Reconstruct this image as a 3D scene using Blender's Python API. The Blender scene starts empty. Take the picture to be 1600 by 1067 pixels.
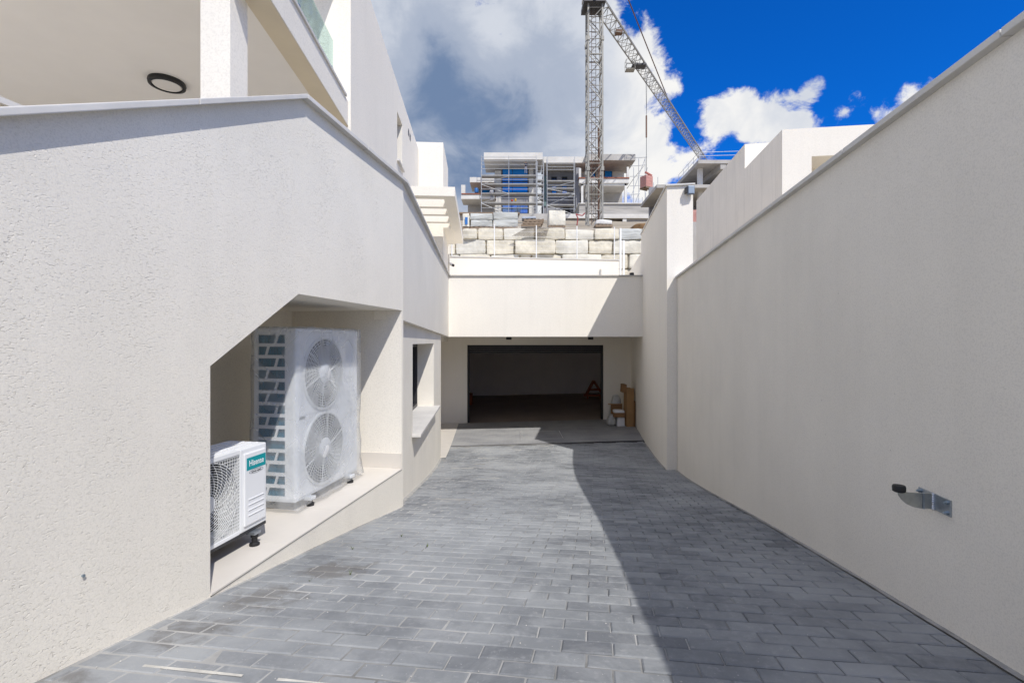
import bpy, bmesh, math, random
from mathutils import Vector, Matrix, noise as mnoise
random.seed(7)
R = math.radians
SC = bpy.context.scene
COL = SC.collection

# ------------------------------------------------------------------ camera
F = 756.0                                    # focal length in pixels of a 1600 px wide frame
cam = bpy.data.cameras.new('camera'); cam_o = bpy.data.objects.new('camera', cam); COL.objects.link(cam_o)
cam.sensor_width = 36.0; cam.lens = 36.0 * F / 1600.0
cam.clip_start = 0.05; cam.clip_end = 3000
cam_o.location = (0, 0, 0); cam_o.rotation_euler = (R(90), 0, 0)
SC.camera = cam_o
SC.cycles.diffuse_bounces = 10; SC.cycles.max_bounces = 14          # white walls pass the light on many times

# ------------------------------------------------------------------ light and sky
SUN = Vector((0.55, -1.0, 1.36)).normalized()          # towards the sun
sun = bpy.data.lights.new('sun', 'SUN'); sun.energy = 4.3; sun.angle = R(0.5); sun.color = (1.0, 0.965, 0.915)
sun_o = bpy.data.objects.new('sun', sun); COL.objects.link(sun_o)
sun_o.rotation_euler = SUN.to_track_quat('Z', 'Y').to_euler()
SC.view_settings.view_transform = 'Standard'; SC.view_settings.look = 'None'
SC.view_settings.gamma = 1.0; SC.view_settings.exposure = -0.10

world = bpy.data.worlds.new('World'); SC.world = world; world.use_nodes = True
def build_world():
    nt = world.node_tree; nt.nodes.clear(); N = nt.nodes.new; L = nt.links.new
    out = N('ShaderNodeOutputWorld'); bg = N('ShaderNodeBackground'); bg.inputs['Strength'].default_value = 0.1
    L(bg.outputs[0], out.inputs['Surface'])
    sky = N('ShaderNodeTexSky'); sky.sky_type = 'NISHITA'; sky.sun_disc = False
    sky.sun_elevation = math.asin(SUN.z); sky.sun_rotation = math.atan2(SUN.x, SUN.y)
    sky.altitude = 200; sky.air_density = 1.0; sky.dust_density = 0.4; sky.ozone_density = 2.5
    tc = N('ShaderNodeTexCoord')
    nrm = N('ShaderNodeVectorMath'); nrm.operation = 'NORMALIZE'; L(tc.outputs['Generated'], nrm.inputs[0])
    d = nrm.outputs[0]
    tint = N('ShaderNodeMix'); tint.data_type = 'RGBA'; tint.blend_type = 'MULTIPLY'; tint.inputs['Factor'].default_value = 1
    L(sky.outputs[0], tint.inputs[6]); tint.inputs[7].default_value = (0.03, 0.70, 1.85, 1)
    def math_(op, a, b=None, c=None):
        m = N('ShaderNodeMath'); m.operation = op
        for i, v in enumerate((a, b, c)):
            if v is None: continue
            if isinstance(v, (int, float)): m.inputs[i].default_value = v
            else: L(v, m.inputs[i])
        return m.outputs[0]
    def smooth(v, a, b, lo=0.0, hi=1.0):
        m = N('ShaderNodeMapRange'); m.interpolation_type = 'SMOOTHSTEP'
        L(v, m.inputs['Value']); m.inputs['From Min'].default_value = a; m.inputs['From Max'].default_value = b
        m.inputs['To Min'].default_value = lo; m.inputs['To Max'].default_value = hi
        return m.outputs[0]
    def fbm(scale, off, detail=9.0, rough=0.56, dist=0.0, sq=(1, 1, 1.25)):
        mp = N('ShaderNodeMapping'); mp.inputs['Location'].default_value = off; mp.inputs['Scale'].default_value = sq
        L(d, mp.inputs['Vector'])
        n = N('ShaderNodeTexNoise'); n.inputs['Scale'].default_value = scale; n.inputs['Detail'].default_value = detail
        n.inputs['Roughness'].default_value = rough; n.inputs['Distortion'].default_value = dist
        L(mp.outputs[0], n.inputs['Vector']); return n.outputs['Fac']
    def blob(px, py, r, w):
        v = Vector(((px - 800) / F, 1.0, (533.5 - py) / F)).normalized()
        ds = N('ShaderNodeVectorMath'); ds.operation = 'DISTANCE'; L(d, ds.inputs[0]); ds.inputs[1].default_value = v
        return smooth(ds.outputs['Value'], r * 0.25, r, w, 0.0)
    def total(items):
        t = items[0]
        for i in items[1:]: t = math_('ADD', t, i)
        return t
    n1 = fbm(3.1, (1.7, 0.4, 2.2), 10.0, 0.60, 0.25)
    n2 = fbm(12.0, (4.0, 1.1, 0.3), 9.0, 0.64, 0.3)
    base = math_('ADD', math_('MULTIPLY', n1, 0.54), math_('MULTIPLY', n2, 0.46))
    bias = total([blob(760, 90, 0.36, 0.20), blob(640, 240, 0.34, 0.14), blob(960, 70, 0.17, 0.16), blob(930, 230, 0.22, 0.14),
                  blob(1105, 190, 0.10, 0.22), blob(1158, 165, 0.09, 0.22), blob(1170, 125, 0.05, 0.10), blob(1225, 180, 0.08, 0.22), blob(1040, 250, 0.13, 0.15), blob(1062, 115, 0.05, 0.14),
                  blob(1200, 228, 0.07, 0.20), blob(1275, 200, 0.06, 0.16), blob(1330, 160, 0.04, 0.19), blob(1395, 172, 0.05, 0.28), blob(1440, 135, 0.04, 0.18), blob(1274, 132, 0.03, 0.20),
                  blob(1380, 0, 0.52, -0.36), blob(1150, 50, 0.15, -0.24), blob(1075, 205, 0.05, -0.12)])
    dens = math_('ADD', math_('MULTIPLY_ADD', math_('SUBTRACT', base, 0.5), 1.8, 0.5), bias)
    alpha = smooth(dens, 0.41, 0.55)
    s1 = fbm(2.7, (0.3, 2.9, 1.4), 8.0, 0.58, 0.4); s2 = fbm(7.5, (2.3, 0.9, 5.4), 8.0, 0.6, 0.5)
    shade_b = total([blob(695, 235, 0.22, 0.26), blob(760, 110, 0.30, 0.16), blob(880, 190, 0.15, 0.13), blob(640, 30, 0.16, 0.06),
                     blob(1050, 80, 0.13, -0.05), blob(1140, 180, 0.16, -0.06), blob(990, 270, 0.17, -0.03), blob(760, 60, 0.07, -0.06)])
    sh = math_('ADD', math_('ADD', math_('MULTIPLY', s1, 0.6), math_('MULTIPLY', s2, 0.4)), shade_b)
    # cloud tops lit by the sun, grey bases
    ramp = N('ShaderNodeValToRGB'); ramp.color_ramp.interpolation = 'EASE'; e = ramp.color_ramp.elements
    e[0].position = 0.36; e[0].color = (0.97, 0.96, 0.94, 1); e[1].position = 0.96; e[1].color = (0.17, 0.25, 0.41, 1)
    k = e.new(0.60); k.color = (0.66, 0.70, 0.78, 1); k = e.new(0.76); k.color = (0.43, 0.49, 0.61, 1)
    L(sh, ramp.inputs[0])
    cc = N('ShaderNodeMix'); cc.data_type = 'RGBA'; cc.blend_type = 'MULTIPLY'; cc.inputs['Factor'].default_value = 1
    L(ramp.outputs[0], cc.inputs[6]); cc.inputs[7].default_value = (10.5, 10.5, 10.5, 1)
    mx = N('ShaderNodeMix'); mx.data_type = 'RGBA'; L(alpha, mx.inputs['Factor']); L(tint.outputs[2], mx.inputs[6]); L(cc.outputs[2], mx.inputs[7])
    L(mx.outputs[2], bg.inputs['Color'])
build_world()

# ------------------------------------------------------------------ helpers
def hx(r, g, b): return (r, g, b, 1.0)
MATS = {}
def mat(name, col, rough=0.8, var=0.0, vscale=3.0, bump=0.0, bscale=60.0, bdist=0.004, metal=0.0, spec=0.5, extra=None, stretch=(1, 1, 1)):
    if name in MATS: return MATS[name]
    m = bpy.data.materials.new(name); m.use_nodes = True; nt = m.node_tree
    b = nt.nodes['Principled BSDF']; N = nt.nodes.new; L = nt.links.new
    b.inputs['Roughness'].default_value = rough; b.inputs['Metallic'].default_value = metal
    b.inputs['Specular IOR Level'].default_value = spec
    b.inputs['Base Color'].default_value = hx(*col)
    geo = N('ShaderNodeNewGeometry')
    mp = N('ShaderNodeMapping'); mp.inputs['Scale'].default_value = stretch; L(geo.outputs['Position'], mp.inputs['Vector'])
    if var > 0:
        n = N('ShaderNodeTexNoise'); n.inputs['Scale'].default_value = vscale; n.inputs['Detail'].default_value = 6; n.inputs['Roughness'].default_value = 0.62
        L(mp.outputs[0], n.inputs['Vector'])
        r = N('ShaderNodeMapRange'); r.inputs['From Min'].default_value = 0.3; r.inputs['From Max'].default_value = 0.7
        r.inputs['To Min'].default_value = 1 - var; r.inputs['To Max'].default_value = 1 + var * 0.6; L(n.outputs['Fac'], r.inputs['Value'])
        mu = N('ShaderNodeVectorMath'); mu.operation = 'SCALE'; mu.inputs[0].default_value = col; L(r.outputs[0], mu.inputs['Scale'])
        L(mu.outputs[0], b.inputs['Base Color'])
    if bump > 0:
        n = N('ShaderNodeTexNoise'); n.inputs['Scale'].default_value = bscale; n.inputs['Detail'].default_value = 4; n.inputs['Roughness'].default_value = 0.55
        L(mp.outputs[0], n.inputs['Vector'])
        bp = N('ShaderNodeBump'); bp.inputs['Strength'].default_value = bump; bp.inputs['Distance'].default_value = bdist
        L(n.outputs['Fac'], bp.inputs['Height']); L(bp.outputs[0], b.inputs['Normal'])
    MATS[name] = m
    return m

def stucco(name, col, strength=0.6, scale=38.0, dist=0.006, dirt=0.075, runs=0.022):
    if name in MATS: return MATS[name]
    m = bpy.data.materials.new(name); m.use_nodes = True; nt = m.node_tree; N = nt.nodes.new; L = nt.links.new
    b = nt.nodes['Principled BSDF']; b.inputs['Roughness'].default_value = 0.92; b.inputs['Specular IOR Level'].default_value = 0.15
    geo = N('ShaderNodeNewGeometry')
    # broad, faint variation in the coat with a few vertical run marks
    n0 = N('ShaderNodeTexNoise'); n0.inputs['Scale'].default_value = 1.1; n0.inputs['Detail'].default_value = 7; n0.inputs['Roughness'].default_value = 0.6
    L(geo.outputs['Position'], n0.inputs['Vector'])
    mp = N('ShaderNodeMapping'); mp.inputs['Scale'].default_value = (5.0, 5.0, 0.35); L(geo.outputs['Position'], mp.inputs['Vector'])
    n1 = N('ShaderNodeTexNoise'); n1.inputs['Scale'].default_value = 1.2; n1.inputs['Detail'].default_value = 5; L(mp.outputs[0], n1.inputs['Vector'])
    r0 = N('ShaderNodeMapRange'); r0.inputs['From Min'].default_value = 0.35; r0.inputs['From Max'].default_value = 0.7; r0.inputs['To Min'].default_value = 1.0 - dirt; r0.inputs['To Max'].default_value = 1.0
    L(n0.outputs['Fac'], r0.inputs['Value'])
    r1 = N('ShaderNodeMapRange'); r1.inputs['From Min'].default_value = 0.30; r1.inputs['From Max'].default_value = 0.5; r1.inputs['To Min'].default_value = 1.0 - runs; r1.inputs['To Max'].default_value = 1.0
    L(n1.outputs['Fac'], r1.inputs['Value'])
    # tiny dark specks
    vo = N('ShaderNodeTexVoronoi'); vo.inputs['Scale'].default_value = 5.5; L(geo.outputs['Position'], vo.inputs['Vector'])
    r2 = N('ShaderNodeMapRange'); r2.inputs['From Min'].default_value = 0.018; r2.inputs['From Max'].default_value = 0.034; r2.inputs['To Min'].default_value = 0.72; r2.inputs['To Max'].default_value = 1.0
    L(vo.outputs['Distance'], r2.inputs['Value'])
    m1 = N('ShaderNodeMath'); m1.operation = 'MULTIPLY'; L(r0.outputs[0], m1.inputs[0]); L(r1.outputs[0], m1.inputs[1])
    m2 = N('ShaderNodeMath'); m2.operation = 'MULTIPLY'; L(m1.outputs[0], m2.inputs[0]); L(r2.outputs[0], m2.inputs[1])
    ng = N('ShaderNodeTexNoise'); ng.inputs['Scale'].default_value = scale * 1.3; ng.inputs['Detail'].default_value = 4; L(geo.outputs['Position'], ng.inputs['Vector'])
    r3 = N('ShaderNodeMapRange'); r3.inputs['From Min'].default_value = 0.33; r3.inputs['From Max'].default_value = 0.55; r3.inputs['To Min'].default_value = 0.90; r3.inputs['To Max'].default_value = 1.0; L(ng.outputs['Fac'], r3.inputs['Value'])
    m3 = N('ShaderNodeMath'); m3.operation = 'MULTIPLY'; L(m2.outputs[0], m3.inputs[0]); L(r3.outputs[0], m3.inputs[1])
    sc = N('ShaderNodeVectorMath'); sc.operation = 'SCALE'; sc.inputs[0].default_value = col; L(m3.outputs[0], sc.inputs['Scale']); L(sc.outputs[0], b.inputs['Base Color'])
    # thrown-and-flattened plaster: plateaus with small torn pits
    na = N('ShaderNodeTexNoise'); na.inputs['Scale'].default_value = scale; na.inputs['Detail'].default_value = 3.0; na.inputs['Roughness'].default_value = 0.5; na.inputs['Distortion'].default_value = 0.7
    mps = N('ShaderNodeMapping'); mps.inputs['Scale'].default_value = (0.6, 0.6, 1.3); mps.inputs['Rotation'].default_value = (0.6, 0.0, 0.0); L(geo.outputs['Position'], mps.inputs['Vector'])
    L(mps.outputs[0], na.inputs['Vector'])
    ra = N('ShaderNodeMapRange'); ra.interpolation_type = 'SMOOTHSTEP'; ra.inputs['From Min'].default_value = 0.27; ra.inputs['From Max'].default_value = 0.44; L(na.outputs['Fac'], ra.inputs['Value'])
    nb = N('ShaderNodeTexNoise'); nb.inputs['Scale'].default_value = scale * 3.2; nb.inputs['Detail'].default_value = 4; L(geo.outputs['Position'], nb.inputs['Vector'])
    ad = N('ShaderNodeMath'); ad.operation = 'MULTIPLY_ADD'; L(nb.outputs['Fac'], ad.inputs[0]); ad.inputs[1].default_value = 0.35; L(ra.outputs[0], ad.inputs[2])
    bp = N('ShaderNodeBump'); bp.inputs['Strength'].default_value = strength; bp.inputs['Distance'].default_value = dist
    L(ad.outputs[0], bp.inputs['Height']); L(bp.outputs[0], b.inputs['Normal'])
    nu_ = N('ShaderNodeTexNoise'); nu_.inputs['Scale'].default_value = 2.3; nu_.inputs['Detail'].default_value = 3; L(geo.outputs['Position'], nu_.inputs['Vector'])
    ru_ = N('ShaderNodeMapRange'); ru_.inputs['From Min'].default_value = 0.35; ru_.inputs['From Max'].default_value = 0.65; ru_.inputs['To Min'].default_value = strength * 0.45; ru_.inputs['To Max'].default_value = strength * 1.3
    L(nu_.outputs['Fac'], ru_.inputs['Value']); L(ru_.outputs[0], bp.inputs['Strength'])
    MATS[name] = m
    return m

def tag(o, label=None, cat=None, group=None, kind=None):
    if label: o['label'] = label
    if cat: o['category'] = cat
    if group: o['group'] = group
    if kind: o['kind'] = kind
    return o

def empty(name, loc, label, cat, group=None):
    o = bpy.data.objects.new(name, None); COL.objects.link(o); o.location = loc; o.empty_display_size = 0.2
    return tag(o, label, cat, group)

def wloc(o):
    v = Vector((0, 0, 0))
    while o is not None:
        v = v + o.location; o = o.parent
    return v

class MB:
    """collects faces in world coordinates; build() makes one mesh object."""
    def __init__(s): s.v = []; s.f = []
    def add(s, vs, fs):
        n = len(s.v); s.v += [tuple(p) for p in vs]; s.f += [tuple(i + n for i in f) for f in fs]; return s
    def hexa(s, p):                                             # p: 4 bottom (ccw from above) then 4 top
        return s.add(p, [(3, 2, 1, 0), (4, 5, 6, 7), (0, 1, 5, 4), (1, 2, 6, 5), (2, 3, 7, 6), (3, 0, 4, 7)])
    def box(s, x0, x1, y0, y1, z0, z1, fr=None):
        fr = fr or (lambda x, y, z: (x, y, z))
        return s.hexa([fr(x0, y0, z0), fr(x1, y0, z0), fr(x1, y1, z0), fr(x0, y1, z0), fr(x0, y0, z1), fr(x1, y0, z1), fr(x1, y1, z1), fr(x0, y1, z1)])
    def prism(s, poly, off):                                    # closed polygon of 3-d points swept by a vector
        n = len(poly); off = Vector(off); a = [Vector(p) for p in poly]; b = [p + off for p in a]
        return s.add(a + b, [tuple(range(n - 1, -1, -1)), tuple(range(n, 2 * n))] + [(i, (i + 1) % n, n + (i + 1) % n, n + i) for i in range(n)])
    def tube(s, a, b, r, n=6, r2=None, cap=True):
        a = Vector(a); b = Vector(b); d = (b - a)
        if d.length < 1e-6: return s
        d.normalize(); x = d.orthogonal().normalized(); y = d.cross(x); r2 = r if r2 is None else r2
        ring = lambda c, rr: [c + (x * math.cos(2 * math.pi * i / n) + y * math.sin(2 * math.pi * i / n)) * rr for i in range(n)]
        fs = [(i, (i + 1) % n, n + (i + 1) % n, n + i) for i in range(n)]
        if cap: fs += [tuple(range(n - 1, -1, -1)), tuple(range(n, 2 * n))]
        return s.add(ring(a, r) + ring(b, r2), fs)
    def path(s, pts, r, n=6):
        for a, b in zip(pts[:-1], pts[1:]): s.tube(a, b, r, n)
        return s
    def lathe(s, c, ax, prof, n=24):                            # prof: (radius, height along axis)
        c = Vector(c); ax = Vector(ax).normalized(); x = ax.orthogonal().normalized(); y = ax.cross(x); vs = []; fs = []
        for (r, h) in prof:
            for i in range(n):
                t = 2 * math.pi * i / n; vs.append(c + ax * h + (x * math.cos(t) + y * math.sin(t)) * r)
        for k in range(len(prof) - 1):
            for i in range(n): fs.append((k * n + i, k * n + (i + 1) % n, (k + 1) * n + (i + 1) % n, (k + 1) * n + i))
        fs.append(tuple(range(n - 1, -1, -1))); fs.append(tuple((len(prof) - 1) * n + i for i in range(n)))
        return s.add(vs, fs)
    def build(s, name, material, parent=None, smooth=False, bevel=0.0, loc=None):
        o0 = wloc(parent) if parent is not None else Vector(loc or (0, 0, 0))
        me = bpy.data.meshes.new(name); me.from_pydata([tuple(Vector(p) - o0) for p in s.v], [], s.f); me.validate(); me.update()
        bm = bmesh.new(); bm.from_mesh(me); bmesh.ops.recalc_face_normals(bm, faces=bm.faces)
        if bevel > 0:
            es = [e for e in bm.edges if len(e.link_faces) == 2 and e.calc_face_angle(0) > 0.6]
            bmesh.ops.bevel(bm, geom=es, offset=bevel, segments=2, affect='EDGES', profile=0.6, clamp_overlap=True)
        if smooth:
            for f in bm.faces: f.smooth = True
        bm.to_mesh(me); bm.free()
        if smooth and hasattr(me, 'set_sharp_from_angle'): me.set_sharp_from_angle(angle=R(35))
        me.materials.append(material)
        o = bpy.data.objects.new(name, me); COL.objects.link(o)
        if parent is not None: o.parent = parent
        elif loc: o.location = loc
        return o

def copy_tree(o, parent=None):
    c = o.copy(); COL.objects.link(c); c.parent = parent
    for ch in o.children: copy_tree(ch, c)
    return c

def at(px, py, Y): return Vector(((px - 800) / F * Y, Y, (533.5 - py) / F * Y))

# frame of the drive: u runs down the ramp, v across it to the right
TL = 0.172; DS = TL / math.hypot(1, TL); DC = 1 / math.hypot(1, TL)
def W(u, v, z): return Vector((u * DS + v * DC, u * DC - v * DS, z))
def UV(x, y): return (x * DS + y * DC, x * DC - y * DS)
VL = -2.01                                                     # plane of the left wall
PROF = [(-40, -0.62), (-6, -0.62), (-1.5, -0.80), (0.0, -1.00), (1.43, -1.188), (2.26, -1.305), (3.29, -1.452), (4.39, -1.622), (5.63, -1.83),
        (6.91, -2.05), (8.2, -2.25), (9.26, -2.375), (10.2, -2.445), (11.2, -2.49), (12.3, -2.515), (40, -2.52)]
def prof(u):
    for (a, za), (b, zb) in zip(PROF[:-1], PROF[1:]):
        if u <= b:
            return za + (zb - za) * (u - a) / (b - a)
    return PROF[-1][1]
def sprof(u): return sum(prof(u + k * 0.25) for k in (-2, -1, 0, 1, 2)) / 5.0
def gz(u, v): return sprof(u) + 0.026 * (max(-5, min(3, v)) + 0.25)
def gzxy(x, y): return gz(*UV(x, y))

# plan of the side walls
CX, CY = -1.16, 5.14                                            # corner where the left wall bends
YF = 12.4; XFL = -1.64; XFR = 3.346                             # garage beam
T2 = (XFL - CX) / (YF - CY)
LOWA = Vector((-1.225, 5.14)); LOWB = Vector((-1.545, 10.5))    # wall with the window, below the overhang
PX, PY = 2.785, 8.70; TP = 0.1517                               # corner of the tall end wall
RW0 = Vector((1.883, 1.78)); TR = 0.1562                        # right wall
def xright_wall(y): return RW0.x + TR * (y - RW0.y)
def xpillar(y): return PX + TP * (y - PY)
def vbounds(u):
    """v of the left and right edge of the paving at station u."""
    def solve(fx, v):
        for _ in range(12):
            p = W(u, v, 0); v += (fx(p.y) - p.x) * 0.9
        return v
    if u < 4.87: vl = VL
    else:
        vl = solve(lambda y: (LOWA.x + (LOWB.x - LOWA.x) * (min(y, 10.5) - LOWA.y) / (LOWB.y - LOWA.y)) if y < 10.5 else -1.535 - 0.03 * (y - 10.5), -2.4)
    vr = solve(xright_wall, 1.5)
    if W(u, vr, 0).y > PY - 0.03: vr = solve(xpillar, 1.3)
    return vl, vr

# ------------------------------------------------------------------ materials
WHITE = (0.86, 0.812, 0.72)
M_wall = stucco('coarse_stucco', WHITE, 0.6, 105.0, 0.0036)
M_wallR = stucco('medium_stucco', WHITE, 0.45, 100.0, 0.003)
M_fine = stucco('fine_render', (0.86, 0.815, 0.73), 0.22, 60.0, 0.003, 0.03)
M_house = stucco('house_render', (0.86, 0.815, 0.73), 0.22, 50.0, 0.003, 0.04)
M_stain = stucco('weathered_render', (0.84, 0.785, 0.695), 0.25, 50.0, 0.003, 0.06, 0.09)
M_ceil = mat('porch_ceiling', (0.88, 0.86, 0.82), 0.9, 0.03, 2.0, 0.15, 90, 0.002, spec=0.1)
M_cop = mat('coping_stone', (0.64, 0.62, 0.585), 0.6, 0.14, 2.2, 0.1, 120, 0.001)
M_tile = mat('ledge_tile', (0.66, 0.62, 0.565), 0.45, 0.06, 3.0, 0.05, 150, 0.001)
M_joint = mat('dark_joint', (0.06, 0.055, 0.05), 0.9)
M_black = mat('black_metal', (0.012, 0.012, 0.014), 0.5)
M_dark = mat('dark_grey_metal', (0.05, 0.05, 0.055), 0.45, metal=0.4)
M_acw = mat('white_enamel', (0.80, 0.81, 0.82), 0.35, 0.02, 4.0)
M_acg = mat('light_grey_plastic', (0.62, 0.64, 0.66), 0.4)
M_fin = mat('blue_coil_fins', (0.008, 0.15, 0.25), 0.45, 0.5, 28.0, 0.5, 300, 0.002, stretch=(3, 3, 0.6))
M_galv = mat('galvanised_steel', (0.42, 0.46, 0.50), 0.38, 0.18, 25.0, 0.1, 200, 0.001, metal=0.85)
M_zinc = mat('zinc_bolt', (0.40, 0.48, 0.55), 0.3, 0.2, 60, metal=0.9)
M_weld = mat('weld_bead', (0.75, 0.77, 0.80), 0.35, metal=0.7)
M_rubber = mat('black_rubber', (0.012, 0.012, 0.013), 0.6, bump=0.2, bscale=300, bdist=0.001)
M_conc = mat('raw_concrete', (0.46, 0.44, 0.41), 0.9, 0.22, 0.7, 0.3, 6, 0.02)
M_concd = mat('grey_block_wall', (0.27, 0.27, 0.29), 0.9, 0.15, 1.2, 0.2, 6, 0.02)
M_concl = mat('pale_concrete', (0.66, 0.64, 0.60), 0.9, 0.12, 0.8)
M_board = mat('board_marked_concrete', (0.42, 0.40, 0.37), 0.9, 0.35, 1.4, 0.4, 2.0, 0.05, stretch=(0.25, 0.25, 4))
M_stone = mat('limestone', (0.70, 0.645, 0.52), 0.95, 0.28, 1.7, 0.8, 5.0, 0.05)
M_stone2 = mat('pale_limestone', (0.72, 0.685, 0.59), 0.95, 0.25, 1.5, 0.8, 5.0, 0.05)
M_stone3 = mat('grey_limestone', (0.55, 0.56, 0.53), 0.95, 0.22, 2.2, 0.9, 4.0, 0.06, stretch=(0.5, 0.5, 2.2))
M_earth = mat('dry_earth', (0.34, 0.29, 0.22), 1.0, 0.3, 0.5, 0.5, 3.0, 0.08)
M_wood = mat('raw_timber', (0.27, 0.20, 0.14), 0.8, 0.3, 4.0, 0.2, 20, 0.004, stretch=(1, 1, 6))
M_redwood = mat('red_formwork_timber', (0.34, 0.08, 0.03), 0.8, 0.3, 4.0)
M_formw = mat('formwork_ply', (0.26, 0.10, 0.06), 0.8, 0.3, 1.0)
M_card = mat('cardboard', (0.33, 0.19, 0.08), 0.85, 0.12, 6.0)
M_cardd = mat('cardboard_inside', (0.24, 0.13, 0.055), 0.9, 0.12, 6.0)
M_scaf = mat('scaffold_steel', (0.50, 0.51, 0.52), 0.5, 0.2, 1.0, metal=0.3)
M_plank = mat('scaffold_plank', (0.36, 0.35, 0.33), 0.8, 0.2, 2.0)
M_crane = mat('crane_grey_paint', (0.30, 0.29, 0.26), 0.55, 0.25, 2.0, metal=0.1)
M_crust = mat('crane_brown_steel', (0.16, 0.09, 0.06), 0.7, 0.3, 2.0)
M_post = mat('white_powder_coat', (0.80, 0.80, 0.79), 0.4)
M_brickp = mat('pink_wrapped_brick', (0.52, 0.26, 0.21), 0.4, 0.2, 2.0, 0.3, 10, 0.02)
M_blue = mat('blue_plastic', (0.03, 0.16, 0.45), 0.5)
M_red = mat('red_rubber_hose', (0.32, 0.05, 0.05), 0.6)
M_bag = mat('white_woven_bag', (0.78, 0.77, 0.74), 0.7, 0.1, 8.0, 0.4, 14, 0.03)
M_gfloor = mat('garage_floor', (0.28, 0.225, 0.195), 0.75, 0.2, 1.2, 0.1, 60, 0.002)
M_gwall = mat('garage_wall', (0.87, 0.82, 0.80), 0.95, 0.05, 0.8)

def glass_mat(name, col, rough=0.03, trans=0.9):
    m = bpy.data.materials.new(name); m.use_nodes = True; nt = m.node_tree; nt.nodes.clear(); N = nt.nodes.new; L = nt.links.new
    o = N('ShaderNodeOutputMaterial'); t = N('ShaderNodeBsdfTransparent'); t.inputs[0].default_value = hx(*col)
    g = N('ShaderNodeBsdfGlossy'); g.inputs['Roughness'].default_value = rough
    fr = N('ShaderNodeFresnel'); fr.inputs[0].default_value = 1.18; mx = N('ShaderNodeMixShader')
    fm = N('ShaderNodeMath'); fm.operation = 'MULTIPLY'; fm.inputs[1].default_value = 0.3; L(fr.outputs[0], fm.inputs[0]); L(fm.outputs[0], mx.inputs[0]); L(t.outputs[0], mx.inputs[1]); L(g.outputs[0], mx.inputs[2]); L(mx.outputs[0], o.inputs[0])
    return m
M_balglass = glass_mat('balustrade_glass', (0.82, 0.92, 0.90))
def window_mat(name, col, mirror):
    m = bpy.data.materials.new(name); m.use_nodes = True; b = m.node_tree.nodes['Principled BSDF']
    b.inputs['Base Color'].default_value = hx(*col); b.inputs['Roughness'].default_value = 0.04; b.inputs['Metallic'].default_value = mirror
    return m
M_win = window_mat('dark_window_glass', (0.01, 0.014, 0.02), 0.0)
M_bluewin = window_mat('blue_protective_film', (0.015, 0.26, 0.75), 0.15)

def film_mat():
    m = bpy.data.materials.new('milky_plastic_film'); m.use_nodes = True; nt = m.node_tree; nt.nodes.clear(); N = nt.nodes.new; L = nt.links.new
    o = N('ShaderNodeOutputMaterial'); t = N('ShaderNodeBsdfTransparent'); t.inputs[0].default_value = (0.96, 0.97, 0.98, 1)
    df = N('ShaderNodeBsdfDiffuse'); df.inputs[0].default_value = (0.86, 0.88, 0.90, 1)
    tl = N('ShaderNodeBsdfTranslucent'); tl.inputs[0].default_value = (0.86, 0.88, 0.90, 1)
    gl = N('ShaderNodeBsdfGlossy'); gl.inputs['Roughness'].default_value = 0.22
    geo = N('ShaderNodeNewGeometry')
    n = N('ShaderNodeTexNoise'); n.inputs['Scale'].default_value = 2.6; n.inputs['Detail'].default_value = 3; n.inputs['Distortion'].default_value = 1.6; L(geo.outputs['Position'], n.inputs['Vector'])
    r = N('ShaderNodeMapRange'); r.inputs['From Min'].default_value = 0.35; r.inputs['From Max'].default_value = 0.72; r.inputs['To Min'].default_value = 0.20; r.inputs['To Max'].default_value = 0.46; L(n.outputs['Fac'], r.inputs['Value'])
    bp = N('ShaderNodeBump'); bp.inputs['Strength'].default_value = 0.9; bp.inputs['Distance'].default_value = 0.03; L(n.outputs['Fac'], bp.inputs['Height'])
    L(bp.outputs[0], gl.inputs['Normal']); L(bp.outputs[0], df.inputs['Normal'])
    a = N('ShaderNodeMixShader'); a.inputs[0].default_value = 0.5; L(df.outputs[0], a.inputs[1]); L(tl.outputs[0], a.inputs[2])
    b = N('ShaderNodeMixShader'); L(r.outputs[0], b.inputs[0]); L(t.outputs[0], b.inputs[1]); L(a.outputs[0], b.inputs[2])
    lw = N('ShaderNodeLayerWeight'); lw.inputs[0].default_value = 0.25
    k = N('ShaderNodeMath'); k.operation = 'MULTIPLY'; k.inputs[1].default_value = 0.45; L(lw.outputs['Facing'], k.inputs[0])
    c = N('ShaderNodeMixShader'); L(k.outputs[0], c.inputs[0]); L(b.outputs[0], c.inputs[1]); L(gl.outputs[0], c.inputs[2])
    L(c.outputs[0], o.inputs[0]); return m
M_film = film_mat()

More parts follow.
